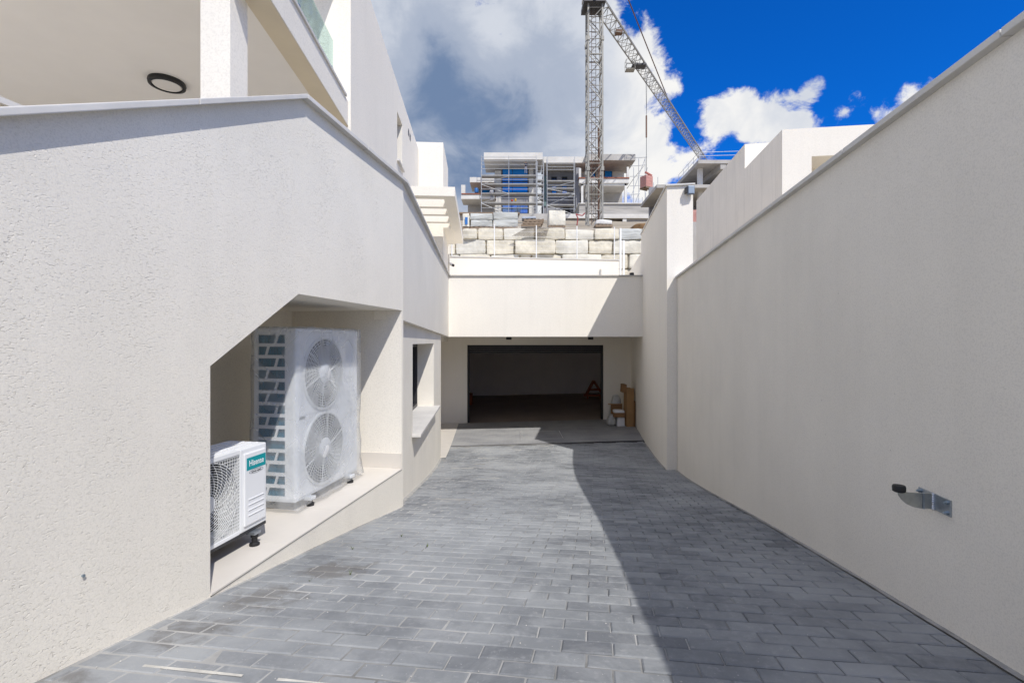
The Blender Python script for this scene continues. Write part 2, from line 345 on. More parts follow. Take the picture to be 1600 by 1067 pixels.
def paver_mat():
    m = bpy.data.materials.new('charcoal_paver'); m.use_nodes = True; nt = m.node_tree; N = nt.nodes.new; L = nt.links.new
    b = nt.nodes['Principled BSDF']; b.inputs['Roughness'].default_value = 0.82; b.inputs['Specular IOR Level'].default_value = 0.35
    geo = N('ShaderNodeNewGeometry'); oi = N('ShaderNodeObjectInfo')
    a = N('ShaderNodeMath'); a.operation = 'ADD'; L(geo.outputs['Random Per Island'], a.inputs[0]); L(oi.outputs['Random'], a.inputs[1])
    fr = N('ShaderNodeMath'); fr.operation = 'FRACT'; L(a.outputs[0], fr.inputs[0])
    rp = N('ShaderNodeValToRGB'); e = rp.color_ramp.elements
    e[0].position = 0.0; e[0].color = (0.100, 0.107, 0.119, 1); e[1].position = 1.0; e[1].color = (0.255, 0.266, 0.272, 1)
    k = e.new(0.5); k.color = (0.148, 0.158, 0.170, 1); k = e.new(0.93); k.color = (0.185, 0.195, 0.205, 1); L(fr.outputs[0], rp.inputs[0])
    def noise(sc, det=6, rough=0.6, st=(1, 1, 1), dist=0.0):
        mp = N('ShaderNodeMapping'); mp.inputs['Scale'].default_value = st; L(geo.outputs['Position'], mp.inputs['Vector'])
        n = N('ShaderNodeTexNoise'); n.inputs['Scale'].default_value = sc; n.inputs['Detail'].default_value = det; n.inputs['Roughness'].default_value = rough; n.inputs['Distortion'].default_value = dist
        L(mp.outputs[0], n.inputs['Vector']); return n.outputs['Fac']
    def rng(v, a0, a1, b0, b1):
        r = N('ShaderNodeMapRange'); r.interpolation_type = 'SMOOTHSTEP'; L(v, r.inputs['Value'])
        for nme, x in zip(('From Min', 'From Max', 'To Min', 'To Max'), (a0, a1, b0, b1)): r.inputs[nme].default_value = x
        return r.outputs[0]
    def mix(f, c1, c2):
        x = N('ShaderNodeMix'); x.data_type = 'RGBA'; L(f, x.inputs['Factor'])
        (L(c1, x.inputs[6]) if not isinstance(c1, tuple) else setattr(x.inputs[6], 'default_value', c1)); 
        (L(c2, x.inputs[7]) if not isinstance(c2, tuple) else setattr(x.inputs[7], 'default_value', c2)); return x.outputs[2]
    dust = rng(noise(0.9, 7, 0.62), 0.36, 0.68, 0.08, 0.60)                  # cement film left on the stones
    c = mix(dust, rp.outputs[0], (0.42, 0.432, 0.438, 1))
    fine_ = rng(noise(4.5, 8, 0.7, dist=0.4), 0.40, 0.70, 0.0, 0.45); c = mix(fine_, c, (0.36, 0.37, 0.375, 1)); drk = rng(noise(2.2, 8, 0.7), 0.54, 0.70, 0.0, 0.35); c = mix(drk, c, (0.12, 0.125, 0.13, 1))
    blot = rng(noise(22, 5, 0.6), 0.55, 0.72, 0.0, 0.40); c = mix(blot, c, (0.36, 0.362, 0.365, 1))
    chip = rng(noise(90, 3, 0.6), 0.68, 0.74, 0.0, 0.75); c = mix(chip, c, (0.52, 0.51, 0.49, 1))
    # a wet, muddy stain beside the foot of the left wall
    st = None
    for (x, y, r) in ((-1.42, 2.15, 0.34), (-1.30, 2.55, 0.40), (-1.10, 3.0, 0.42), (-1.60, 1.75, 0.22)):
        ds = N('ShaderNodeVectorMath'); ds.operation = 'DISTANCE'; L(geo.outputs['Position'], ds.inputs[0]); ds.inputs[1].default_value = (x, y, gzxy(x, y))
        s1 = rng(ds.outputs['Value'], 0.0, r, 0.42, 0.0)
        if st is None: st = s1
        else:
            q = N('ShaderNodeMath'); q.operation = 'MAXIMUM'; L(st, q.inputs[0]); L(s1, q.inputs[1]); st = q.outputs[0]
    q = N('ShaderNodeMath'); q.operation = 'ADD'; L(st, q.inputs[0]); L(noise(6, 7, 0.7, dist=0.6), q.inputs[1])
    stain = rng(q.outputs[0], 0.66, 0.90, 0.0, 0.60); c = mix(stain, c, (0.12, 0.108, 0.095, 1))
    L(c, b.inputs['Base Color'])
    bp = N('ShaderNodeBump'); bp.inputs['Strength'].default_value = 0.5; bp.inputs['Distance'].default_value = 0.002
    L(noise(220, 4, 0.6), bp.inputs['Height']); L(bp.outputs[0], b.inputs['Normal'])
    return m
M_paver = paver_mat()
M_sand = mat('joint_sand', (0.37, 0.365, 0.35), 0.95, 0.7, 1.3, 0.5, 150, 0.003)
M_mortar = mat('pale_mortar', (0.36, 0.352, 0.335), 0.95, 0.25, 9.0, 0.6, 80, 0.006)
def apron_mat():
    m = bpy.data.materials.new('apron_paving'); m.use_nodes = True; nt = m.node_tree; N = nt.nodes.new; L = nt.links.new
    b = nt.nodes['Principled BSDF']; b.inputs['Roughness'].default_value = 0.85
    geo = N('ShaderNodeNewGeometry'); br = N('ShaderNodeTexBrick'); br.offset = 0.5
    br.inputs['Scale'].default_value = 1.0; br.inputs['Brick Width'].default_value = 0.21; br.inputs['Row Height'].default_value = 0.105; br.inputs['Mortar Size'].default_value = 0.004
    br.inputs['Color1'].default_value = (0.19, 0.195, 0.21, 1); br.inputs['Color2'].default_value = (0.24, 0.24, 0.25, 1); br.inputs['Mortar'].default_value = (0.10, 0.10, 0.10, 1)
    L(geo.outputs['Position'], br.inputs['Vector'])
    n = N('ShaderNodeTexNoise'); n.inputs['Scale'].default_value = 1.6; n.inputs['Detail'].default_value = 7; L(geo.outputs['Position'], n.inputs['Vector'])
    r = N('ShaderNodeMapRange'); r.inputs['From Min'].default_value = 0.35; r.inputs['From Max'].default_value = 0.68; r.inputs['To Min'].default_value = 0.3; r.inputs['To Max'].default_value = 0.8; L(n.outputs['Fac'], r.inputs['Value'])
    x = N('ShaderNodeMix'); x.data_type = 'RGBA'; L(r.outputs[0], x.inputs['Factor']); L(br.outputs['Color'], x.inputs[6]); x.inputs[7].default_value = (0.37, 0.37, 0.365, 1)
    L(x.outputs[2], b.inputs['Base Color'])
    return m
M_apron = apron_mat()

# ------------------------------------------------------------------ ground, hillside and paving
def terrain():
    ys = [-600, -60, -20, -8, 0, 8, 16, 25.6, 25.75, 30, 36, 45, 56, 66, 72, 85, 110, 160, 300, 900]
    zs = {-600: -4, -60: -3.6, -20: -3.2, -8: -3.2, 0: -3.2, 8: -3.2, 16: -3.2, 25.6: -3.2, 25.75: 5.95, 30: 7.02, 36: 8.5, 45: 10.75, 56: 13.7, 66: 16.4, 72: 18.2, 85: 19.5, 110: 21, 160: 23, 300: 30, 900: 40}
    xs = [-600, -120, -60, -30, -15, -8, -4, 0, 4, 8, 12, 16, 24, 40, 80, 160, 600]
    vs = []; fs = []
    for y in ys:
        for x in xs:
            z = zs[y] + (0.25 * mnoise.noise(Vector((x * 0.3, y * 0.3, 0))) if y > 26 else 0)
            vs.append((x, y, z))
    n = len(xs)
    for j in range(len(ys) - 1):
        for i in range(n - 1): fs.append((j * n + i, j * n + i + 1, (j + 1) * n + i + 1, (j + 1) * n + i))
    o = MB().add(vs, fs).build('ground', M_earth); tag(o, kind='structure')
terrain()

UD = 11.93                                                      # the drain crosses here (left end)
DRL = Vector((-1.62, 11.85)); DRR = Vector((3.30, 12.06))       # drain line
def y_drain(x): return DRL.y + (DRR.y - DRL.y) * (x - DRL.x) / (DRR.x - DRL.x)

PL, PW, JT = 0.212, 0.106, 0.006
def paving():
    # sand bed
    us = [-30, -12, -6] + [-4 + 0.1 * i for i in range(163)]
    vs = []; fs = []; nv = 41
    for u in us:
        vl, vr = vbounds(u) if u > -4 else (VL, 1.6)
        for k in range(nv):
            v = (vl - 0.02) + (vr + 0.04 - vl) * k / (nv - 1); lv = 0.0045 * mnoise.noise(Vector((u * 0.9, v * 0.9, 4))) + 0.003 * mnoise.noise(Vector((u * 4, v * 4, 1))) - 0.0028 * (v + 0.6); vs.append(W(u, v, gz(u, v) - min(0.02, max(0.0022, 0.0058 - lv))))
    for j in range(len(us) - 1):
        for k in range(nv - 1): fs.append((j * nv + k, j * nv + k + 1, (j + 1) * nv + k + 1, (j + 1) * nv + k))
    drive = MB().add(vs, fs).build('driveway', M_sand); tag(drive, 'sunken block-paved driveway ramp running down to the garage', kind='structure')
    def paver_geo(l, w):
        a, b = l / 2, w / 2; c = 0.006; h = 0.0045; zb = -0.03
        vs = [(-a, -b, zb), (a, -b, zb), (a, b, zb), (-a, b, zb), (-a, -b, -h), (a, -b, -h), (a, b, -h), (-a, b, -h),
              (-a + c, -b + c, 0), (a - c, -b + c, 0), (a - c, b - c, 0), (-a + c, b - c, 0)]
        fs = [(0, 1, 5, 4), (1, 2, 6, 5), (2, 3, 7, 6), (3, 0, 4, 7), (4, 5, 9, 8), (5, 6, 10, 9), (6, 7, 11, 10), (7, 4, 8, 11), (8, 9, 10, 11)]
        return vs, fs
    rng = random.Random(3); items = []
    nrow = 0; u = -3.0
    while u < 12.4:
        uc = u + PW / 2; vl, vr = vbounds(uc)
        vl += 0.010 + rng.uniform(0, 0.012) if uc < 4.87 else 0.03; vr -= 0.028
        off = 0.0 if nrow % 2 else PL / 2
        v = -2.9 + off + rng.uniform(-0.004, 0.004) - PL * 4
        while v < vr:
            a, b = max(v, vl), min(v + PL, vr)
            if b - a > 0.035:
                vc = (a + b) / 2; p = W(uc, vc, 0)
                if p.y < y_drain(p.x) - 0.07:
                    items.append((uc, vc, b - a - JT, PW - JT))
            v += PL
        u += PW; nrow += 1
    def size_of(it):
        p = W(it[0], it[1], gz(it[0], it[1]))
        if p.y < 0.6: return 0
        px = 800 + F * p.x / p.y; py = 533.5 - F * p.z / p.y
        if px < -40 or px > 1640 or py > 1090: return 0
        return it[2] * it[3] * abs(p.z) / p.y ** 3
    items.sort(key=size_of, reverse=True)
    full = None; rest_v = []; rest_f = []
    for n, (uc, vc, l, w) in enumerate(items):
        e = 0.05; t1 = (W(uc, vc + e, gz(uc, vc + e)) - W(uc, vc - e, gz(uc, vc - e))).normalized()
        t2 = (W(uc + e, vc, gz(uc + e, vc)) - W(uc - e, vc, gz(uc - e, vc))).normalized(); nn = t1.cross(t2).normalized(); t2 = nn.cross(t1)
        tl = Matrix.Rotation(rng.gauss(0, 0.011), 4, 'X') @ Matrix.Rotation(rng.gauss(0, 0.006), 4, 'Y') @ Matrix.Rotation(rng.gauss(0, 0.007), 4, 'Z')
        M = Matrix.Translation(W(uc, vc, gz(uc, vc) + rng.gauss(0, 0.0012))) @ Matrix(((t1.x, t2.x, nn.x, 0), (t1.y, t2.y, nn.y, 0), (t1.z, t2.z, nn.z, 0), (0, 0, 0, 1))) @ tl
        if n < 300:
            if abs(l - (PL - JT)) < 1e-6:
                if full is None:
                    full = bpy.data.meshes.new('paver'); full.from_pydata(*[paver_geo(l, w)[0], [], paver_geo(l, w)[1]]); full.materials.append(M_paver)
                me = full
            else:
                g = paver_geo(l, w); me = bpy.data.meshes.new('cut_paver'); me.from_pydata(g[0], [], g[1]); me.materials.append(M_paver)
            o = bpy.data.objects.new('paver', me); COL.objects.link(o); o.parent = drive; o.matrix_local = M
        else:
            g = paver_geo(l, w); k = len(rest_v); rest_v += [tuple(M @ Vector(p)) for p in g[0]]; rest_f += [tuple(i + k for i in f) for f in g[1]]
    me = bpy.data.meshes.new('paver_field'); me.from_pydata(rest_v, [], rest_f); me.materials.append(M_paver)
    o = bpy.data.objects.new('paver_field', me); COL.objects.link(o); o.parent = drive; tag(o, kind='stuff')
    # mortar fillets along the walls and two broad mortar joints near the top of the ramp
    mb = MB()
    def strip(side, u0, u1, wdt, lift):
        pts = []
        for i in range(int((u1 - u0) / 0.12) + 1):
            u = u0 + i * 0.12; vl, vr = vbounds(u); v = vl if side < 0 else vr
            ww = wdt * (0.8 + 0.5 * mnoise.noise(Vector((u * 3.1, side, 0)))); vi = v - side * ww
            pts.append((W(u, v + side * 0.01, gz(u, v) + lift), W(u, vi, gz(u, vi) + 0.0025 + 0.001 * mnoise.noise(Vector((u * 9, 0, 0))))))
        for (a, b), (c, d) in zip(pts[:-1], pts[1:]): mb.add([a, b, d, c], [(0, 1, 2, 3)])
    strip(1, -1.0, 9.0, 0.036, 0.004); strip(-1, 4.95, 10.3, 0.05, 0.010); strip(1, 9.2, 11.8, 0.04, 0.010)
    mb.build('mortar_fillet', M_mortar, drive)
    mb = MB()
    for (u0, v0, v1) in ((1.60, -1.72, -0.86), (1.494, -1.80, -1.02)):
        n = 24
        for i in range(n):
            va, vb = v0 + (v1 - v0) * i / n, v0 + (v1 - v0) * (i + 1) / n
            if mnoise.noise(Vector((va * 5.3, u0 * 7, 2))) < -0.12: continue
            h = lambda v: 0.0065 * (1 + 0.35 * mnoise.noise(Vector((v * 8, u0, 0))))
            mb.add([W(u0 - h(va), va, gz(u0, va) + 0.0018), W(u0 - h(vb), vb, gz(u0, vb) + 0.0018), W(u0 + h(vb), vb, gz(u0, vb) + 0.0018), W(u0 + h(va), va, gz(u0, va) + 0.0018)], [(0, 1, 2, 3)])
    mb.build('mortar_joint', mat('cream_mortar', (0.55, 0.53, 0.48), 0.95, 0.25, 9.0, 0.6, 80, 0.006), drive)
    return drive
drive = paving()

# garage apron, drain, tile strip, floor
def sheet(name, quad_fn, nu, nv_, m, parent=None):
    vs = []; fs = []
    for j in range(nu + 1):
        for k in range(nv_ + 1): vs.append(quad_fn(j / nu, k / nv_))
    for j in range(nu):
        for k in range(nv_): fs.append((j * (nv_ + 1) + k, j * (nv_ + 1) + k + 1, (j + 1) * (nv_ + 1) + k + 1, (j + 1) * (nv_ + 1) + k))
    return MB().add(vs, fs).build(name, m, parent)
YG = 15.5
def q_apron(a, b):
    x = -2.7 + 7.0 * b; y0 = y_drain(x) + 0.07; y = y0 + (24.0 - y0) * a; return Vector((x, y, gzxy(x, y)))
ap = sheet('garage_apron', q_apron, 24, 10, M_apron); tag(ap, kind='structure')
def q_floor(a, b):
    x = -2.6 + 7.4 * b; y = YG + 0.02 + (23.6 - YG) * a; return Vector((x, y, gzxy(x, y) + 0.006))
gf = sheet('garage_floor', q_floor, 8, 6, M_gfloor); tag(gf, kind='structure')
def q_tile(a, b):
    y = 10.4 + (YG - 10.4) * a; xr = -1.535 + (y - 10.5) * (-0.03) - 0.03 + 0.02 * (y - 10.5); xr = -1.43 - 0.055 * (y - 10.5); x = -2.7 + (xr + 2.7) * b
    return Vector((x, y, gzxy(x, y) + 0.012))
ts = sheet('tile_strip', q_tile, 12, 2, M_tile); tag(ts, kind='structure')
dr = empty('drain_channel', (0.8, 11.95, gzxy(0.8, 11.95)), 'narrow dark slot drain across the foot of the ramp before the garage', 'drain')
mb = MB(); n = 12
for i in range(n):
    xa, xb = DRL.x + 4.95 * i / n, DRL.x + 4.95 * (i + 1) / n
    ya, yb = y_drain(xa), y_drain(xb); za, zb = gzxy(xa, ya), gzxy(xb, yb)
    mb.add([(xa, ya - 0.08, za - 0.028), (xb, yb - 0.08, zb - 0.028), (xb, yb + 0.075, zb - 0.028), (xa, ya + 0.075, za - 0.028)], [(0, 1, 2, 3)])
mb.build('channel', M_black, dr)
mb = MB()
for i in range(120):
    x = DRL.x + 4.95 * (i + 0.5) / 120; y = y_drain(x); z = gzxy(x, y)
    mb.box(x - 0.012, x + 0.012, y - 0.06, y + 0.06, z - 0.022, z - 0.004)
for s in (-1, 1):
    xa, xb = DRL.x, DRL.x + 4.95
    mb.hexa([Vector((xx, y_drain(xx) + s * 0.066 + dy, gzxy(xx, y_drain(xx)) + dz)) for dz in (-0.03, 0.003) for (xx, dy) in ((xa, -0.008), (xb, -0.008), (xb, 0.008), (xa, 0.008))])
g_ = mb.build('grating', M_dark, dr); tag(g_, kind='stuff')
# inspection cover
cx0, cx1, cy0, cy1 = 0.22, 1.35, 12.62, 13.75
ic = empty('inspection_cover', (0.78, 13.2, gzxy(0.78, 13.2)), 'thin-rimmed rectangular inspection cover set in the paving before the garage', 'drain cover')
mb = MB()
for (a, b, c, d) in ((cx0, cx1, cy0, cy0 + 0.03), (cx0, cx1, cy1 - 0.03, cy1), (cx0, cx0 + 0.025, cy0 + 0.031, cy1 - 0.031), (cx1 - 0.025, cx1, cy0 + 0.031, cy1 - 0.031)):
    mb.hexa([Vector((x, y, gzxy(x, y) + dz)) for dz in (-0.01, 0.004) for (x, y) in ((a, c), (b, c), (b, d), (a, d))])
mb.build('rim', mat('bright_steel_rim', (0.62, 0.62, 0.62), 0.4, metal=0.5), ic)

# ------------------------------------------------------------------ copings
def coping(parent, pts, out, inn, th, slab, m, name='coping_slab', gap=0.007):
    """slabs laid along a 3-d path; 'out' overhangs to the right of the direction of travel."""
    pts = [Vector(p) for p in pts]; n = len(pts); nor = []
    for i in range(n):
        ds = []
        if i > 0: ds.append((pts[i] - pts[i - 1]).to_2d().normalized())
        if i < n - 1: ds.append((pts[i + 1] - pts[i]).to_2d().normalized())
        ns = [Vector((d.y, -d.x)) for d in ds]; s = sum(ns, Vector((0, 0))).normalized(); nor.append(s / max(0.3, s.dot(ns[0])))
    for i in range(n - 1):
        a, b = pts[i], pts[i + 1]; L = (b - a).length; k = max(1, round(L / slab))
        for j in range(k):
            t0 = j / k + (gap / L if (j or i) else 0); t1 = (j + 1) / k
            c = []
            for t in (t0, t1):
                p = a.lerp(b, t); q = nor[i].lerp(nor[i + 1], t); c.append((p, Vector((q.x, q.y, 0))))
            (p0, n0), (p1, n1) = c; up = Vector((0, 0, th))
            MB().hexa([p0 + n0 * out, p1 + n1 * out, p1 - n1 * inn, p0 - n0 * inn, p0 + n0 * out + up, p1 + n1 * out + up, p1 - n1 * inn + up, p0 - n0 * inn + up]).build(name, m, parent, bevel=0.004)

# ------------------------------------------------------------------ left driveway wall with niche and window
LW = empty('stucco_driveway_wall', W(3, VL, -1.5), 'rough white stucco wall left of the ramp with a niche for air conditioners and a window', 'wall')
ZT = 1.68                                                       # top of the wall under the coping
US = 3.06; SL = 0.5285
def ztop(u): return ZT - max(0.0, (US - u)) * SL
NU0, NU1, NU2 = 2.255, 3.03, 4.83; NZ0, NZ1 = -0.13, 0.327; ZL = -1.335; NB = -3.28
def wall_left():
    th = 0.24; UE = 4.87; ub = -1.6; zb = -2.4
    P = lambda u, z, d=0.0: W(u, VL - d, z)
    mb = MB()
    def face(poly, d=0.0): mb.add([P(u, z, d) for u, z in poly], [tuple(range(len(poly)))])
    A = [(ub, zb), (NU0, zb), (NU0, ZL), (NU0, NZ0), (NU0, ztop(NU0)), (ub, ztop(ub))]
    B = [(NU0, NZ0), (NU1, NZ1), (NU2, NZ1), (UE, NZ1), (UE, ZT), (US, ZT), (NU0, ztop(NU0))]
    C = [(NU0, zb), (UE, zb), (UE, ZL), (NU2, ZL), (NU0, ZL)]
    Dp = [(NU2, ZL), (UE, ZL), (UE, NZ1), (NU2, NZ1)]
    for q in (A, B, C, Dp):
        face(q); 
    for q in (A, B): face(q[::-1], th)
    # top and near end
    mb.add([P(ub, ztop(ub)), P(US, ZT), P(US, ZT, th), P(ub, ztop(ub), th)], [(0, 1, 2, 3)])
    mb.add([P(US, ZT), P(UE, ZT), P(UE, ZT, th), P(US, ZT, th)], [(0, 1, 2, 3)])
    mb.add([P(ub, zb), P(ub, ztop(ub)), P(ub, ztop(ub), th), P(ub, zb, th)], [(0, 1, 2, 3)])
    mb.add([P(UE, zb), P(UE, NZ1), P(UE, NZ1, th), P(UE, zb, th)], [(0, 1, 2, 3)])
    mb.build('wall', M_wall, LW)
    # niche: jamb, sloping soffit, soffit, far end wall, back wall
    d0, d1 = 0.0, VL - NB; mb = MB()
    for (a, b) in (((NU0, ZL), (NU0, NZ0)), ((NU0, NZ0), (NU1, NZ1)), ((NU1, NZ1), (NU2, NZ1)), ((NU2, NZ1), (NU2, ZL))):
        mb.add([P(*a, d0 + 0.0005), P(*b, d0 + 0.0005), P(*b, d1), P(*a, d1)], [(0, 1, 2, 3)])
    mb.add([P(NU0, ZL, d1), P(NU0, NZ0, d1), P(NU1, NZ1, d1), P(NU2, NZ1, d1), P(NU2, ZL, d1)], [(0, 1, 2, 3, 4)])
    mb.add([P(NU0, ZL - 0.05, d1), P(NU0, ZL - 0.05, d0 + 0.02), P(NU2, ZL - 0.05, d0 + 0.02), P(NU2, ZL - 0.05, d1)], [(0, 1, 2, 3)])
    mb.build('niche_lining', M_fine, LW)
    # floor tiles of the niche, a hand proud of the wall, on a dark bed joint
    MB().hexa([P(u, z, d) for z in (ZL - 0.017, ZL - 0.012) for (u, d) in ((NU0 + 0.002, -0.0015), (NU2 - 0.002, -0.0015), (NU2 - 0.002, d1 - 0.01), (NU0 + 0.002, d1 - 0.01))]).build('bed_joint', M_joint, LW)
    k = 4
    for i in range(k):
        ua = NU0 + 0.002 + (NU2 - NU0 - 0.004) * i / k; ubb = NU0 + 0.002 + (NU2 - NU0 - 0.004) * (i + 1) / k - 0.002
        for (da, db) in ((-0.006, 0.58), (0.582, d1 - 0.004)):
            MB().hexa([P(u, z, d) for z in (ZL - 0.012, ZL) for (u, d) in ((ua, da), (ubb, da), (ubb, db), (ua, db))]).build('ledge_tile', M_tile, LW, bevel=0.0015)
    MB().hexa([P(u, z, d) for z in (ZL + 0.001, ZL + 0.155) for (u, d) in ((NU2 - 0.012, 0.004), (NU2 - 0.0005, 0.004), (NU2 - 0.0005, d1 - 0.01), (NU2 - 0.012, d1 - 0.01))]).build('skirting_tile', M_tile, LW)
    # upper wall after the bend: a deep band that overhangs the window wall
    nU = Vector((1, -T2)).normalized(); a2 = Vector((CX, CY)); b2 = Vector((XFL, YF + 0.28))
    def Q(t, z, off): p = a2.lerp(b2, t) + nU * off; return Vector((p.x, p.y, z))
    zb0, zb1 = 0.228, 0.121
    mb = MB(); mb.hexa([Q(0, zb0, 0), Q(1, zb1, 0), Q(1, zb1, -0.30), Q(0, zb0, -0.30), Q(0, ZT, 0), Q(1, ZT, 0), Q(1, ZT, -0.30), Q(0, ZT, -0.30)])
    mb.build('upper_wall', M_wallR, LW)
    # window wall
    a3, b3 = LOWA, LOWB; d3 = (b3 - a3); n3 = Vector((d3.y, -d3.x)).normalized(); L3 = d3.length
    def S(y, z, off):
        t = (y - a3.y) / d3.y; p = a3 + d3 * t + n3 * off; return Vector((p.x, p.y, z))
    ya, yb, wa, wb, wz0, wz1, zb = a3.y, b3.y, 6.30, 9.0, -1.20, -0.035, -3.0
    rev = -0.30; mb = MB()
    y0c = ya
    for poly in ([(y0c, zb), (wa, zb), (wa, wz0), (wa, wz1), (wa, 0.30), (y0c, 0.30)], [(wa, wz1), (wb, wz1), (wb, 0.30), (wa, 0.30)], [(wa, zb), (wb, zb), (wb, wz0), (wa, wz0)], [(wb, zb), (yb, zb), (yb, 0.30), (wb, 0.30), (wb, wz1), (wb, wz0)]):
        mb.add([S(y, z, 0) for y, z in poly], [tuple(range(len(poly)))])
    for (p, q) in (((wa, wz0), (wa, wz1)), ((wa, wz1), (wb, wz1)), ((wb, wz1), (wb, wz0)), ((wb, wz0), (wa, wz0))):
        mb.add([S(*p, 0), S(*q, 0), S(*q, rev), S(*p, rev)], [(0, 1, 2, 3)])
    mb.add([S(yb, zb, 0), S(yb, 0.30, 0), S(yb, 0.30, -0.6), S(yb, zb, -0.6)], [(0, 1, 2, 3)])
    # near return so that the wall is closed at the corner
    mb.build('window_wall', M_wallR, LW)
    MB().hexa([S(y, z, o) for z in (wz0, wz1) for (y, o) in ((wa, rev - 0.06), (wb, rev - 0.06), (wb, rev - 0.055), (wa, rev - 0.055))]).build('window_pane', M_win, LW)
    fr = MB(); t = 0.06
    for (y0, y1, z0, z1) in ((wa, wb, wz0, wz0 + t), (wa, wb, wz1 - t, wz1), (wa, wa + t, wz0 + t, wz1 - t), (wb - t, wb, wz0 + t, wz1 - t), ((wa + wb) / 2 - t / 2, (wa + wb) / 2 + t / 2, wz0 + t, wz1 - t)):
        fr.hexa([S(y, z, o) for z in (z0, z1) for (y, o) in ((y0, rev + 0.0), (y1, rev + 0.0), (y1, rev - 0.052), (y0, rev - 0.052))])
    w_ = fr.build('window_frame', M_dark, LW)
    MB().hexa([S(y, z, o) for z in (wz0 - 0.032, wz0 + 0.004) for (y, o) in ((wa - 0.08, 0.115), (wb + 0.08, 0.115), (wb + 0.08, 0.002), (wa - 0.08, 0.002))]).build('window_sill', M_cop, LW, bevel=0.004)
    MB().hexa([S(y, z, o) for z in (wz0 + 0.001, wz0 + 0.004) for (y, o) in ((wa, 0.002), (wb, 0.002), (wb, rev - 0.0), (wa, rev - 0.0))]).build('inner_sill', M_cop, LW)
    # coping slabs follow slope, level and bend
    coping(LW, [W(-1.6, VL, ztop(-1.6)), W(US, VL, ZT), Vector((CX, CY, ZT)), Vector((XFL, YF, ZT + 0.003))], 0.052, 0.29, 0.032, 1.15, M_cop)
wall_left()
MB().lathe(W(1.605, VL, -0.929), W(0, 1, 0), [(0.0035, -0.02), (0.0035, 0.006), (0.0065, 0.0065), (0.0065, 0.010)], 8).build('bolt_stub', M_zinc, None, loc=W(1.605, VL, -0.929))
tag(bpy.data.objects['bolt_stub'], 'small zinc bolt stub sticking out of the near left stucco wall', 'bolt')

# ------------------------------------------------------------------ right boundary wall and tall end wall
RWt = empty('shaded_boundary_wall', (2.3, 4.0, -1.6), 'long white rendered wall in shade right of the ramp with a thin stone coping', 'wall')
def wall_right():
    ya, yb = -5.0, PY - 0.02
    yb = 8.66
    n = Vector((-1, TR)).normalized()
    def S(y, z, off): p = Vector((xright_wall(y), y)) - n * off; return Vector((p.x, p.y, z))
    z0, z1 = 1.175, 1.130
    MB().hexa([S(ya, -3.2, 0), S(ya, -3.2, 0.24), S(yb, -3.2, 0.24), S(yb, -3.2, 0), S(ya, z0, 0), S(ya, z0, 0.24), S(yb, z1, 0.24), S(yb, z1, 0)]).build('wall', M_wallR, RWt)
    p0 = S(ya, z0, 0); p1 = S(yb, z1, 0)
    coping(RWt, [p1, p0], 0.042, 0.28, 0.032, 1.2, M_cop)
wall_right()
PWt = empty('tall_end_wall', (2.9, 8.9, -2.3), 'tall thick white wall end beside the garage with sunlit front face', 'wall')
def wall_pillar():
    nD = Vector((TP, 1)).normalized(); nV = Vector((nD.y, -nD.x)); w = 0.45; zt = 2.785
    def S(d, e, z): p = Vector((PX, PY)) + nD * d + nV * e; return Vector((p.x, p.y, z))
    L = (YF - PY) / nD.y + 0.30
    MB().hexa([S(0, 0, -3), S(0, w, -3), S(L, w, -3), S(L, 0, -3), S(0, 0, zt), S(0, w, zt), S(L, w, zt), S(L, 0, zt)]).build('wall', M_fine, PWt)
    coping(PWt, [S(L, 0, zt), S(-0.04, 0, zt)], 0.028, w + 0.03, 0.03, 4.5, M_cop)
    L2 = L + 4.6; zl = 2.33
    MB().hexa([S(L + 0.001, 0.004, -3), S(L + 0.001, w, -3), S(L2 + 4, w, -3), S(L2 + 4, 0.004, -3), S(L + 0.001, 0.004, zl), S(L + 0.001, w, zl), S(L2 + 4, w, zl), S(L2 + 4, 0.004, zl)]).build('lower_wall', M_fine, PWt)
wall_pillar()

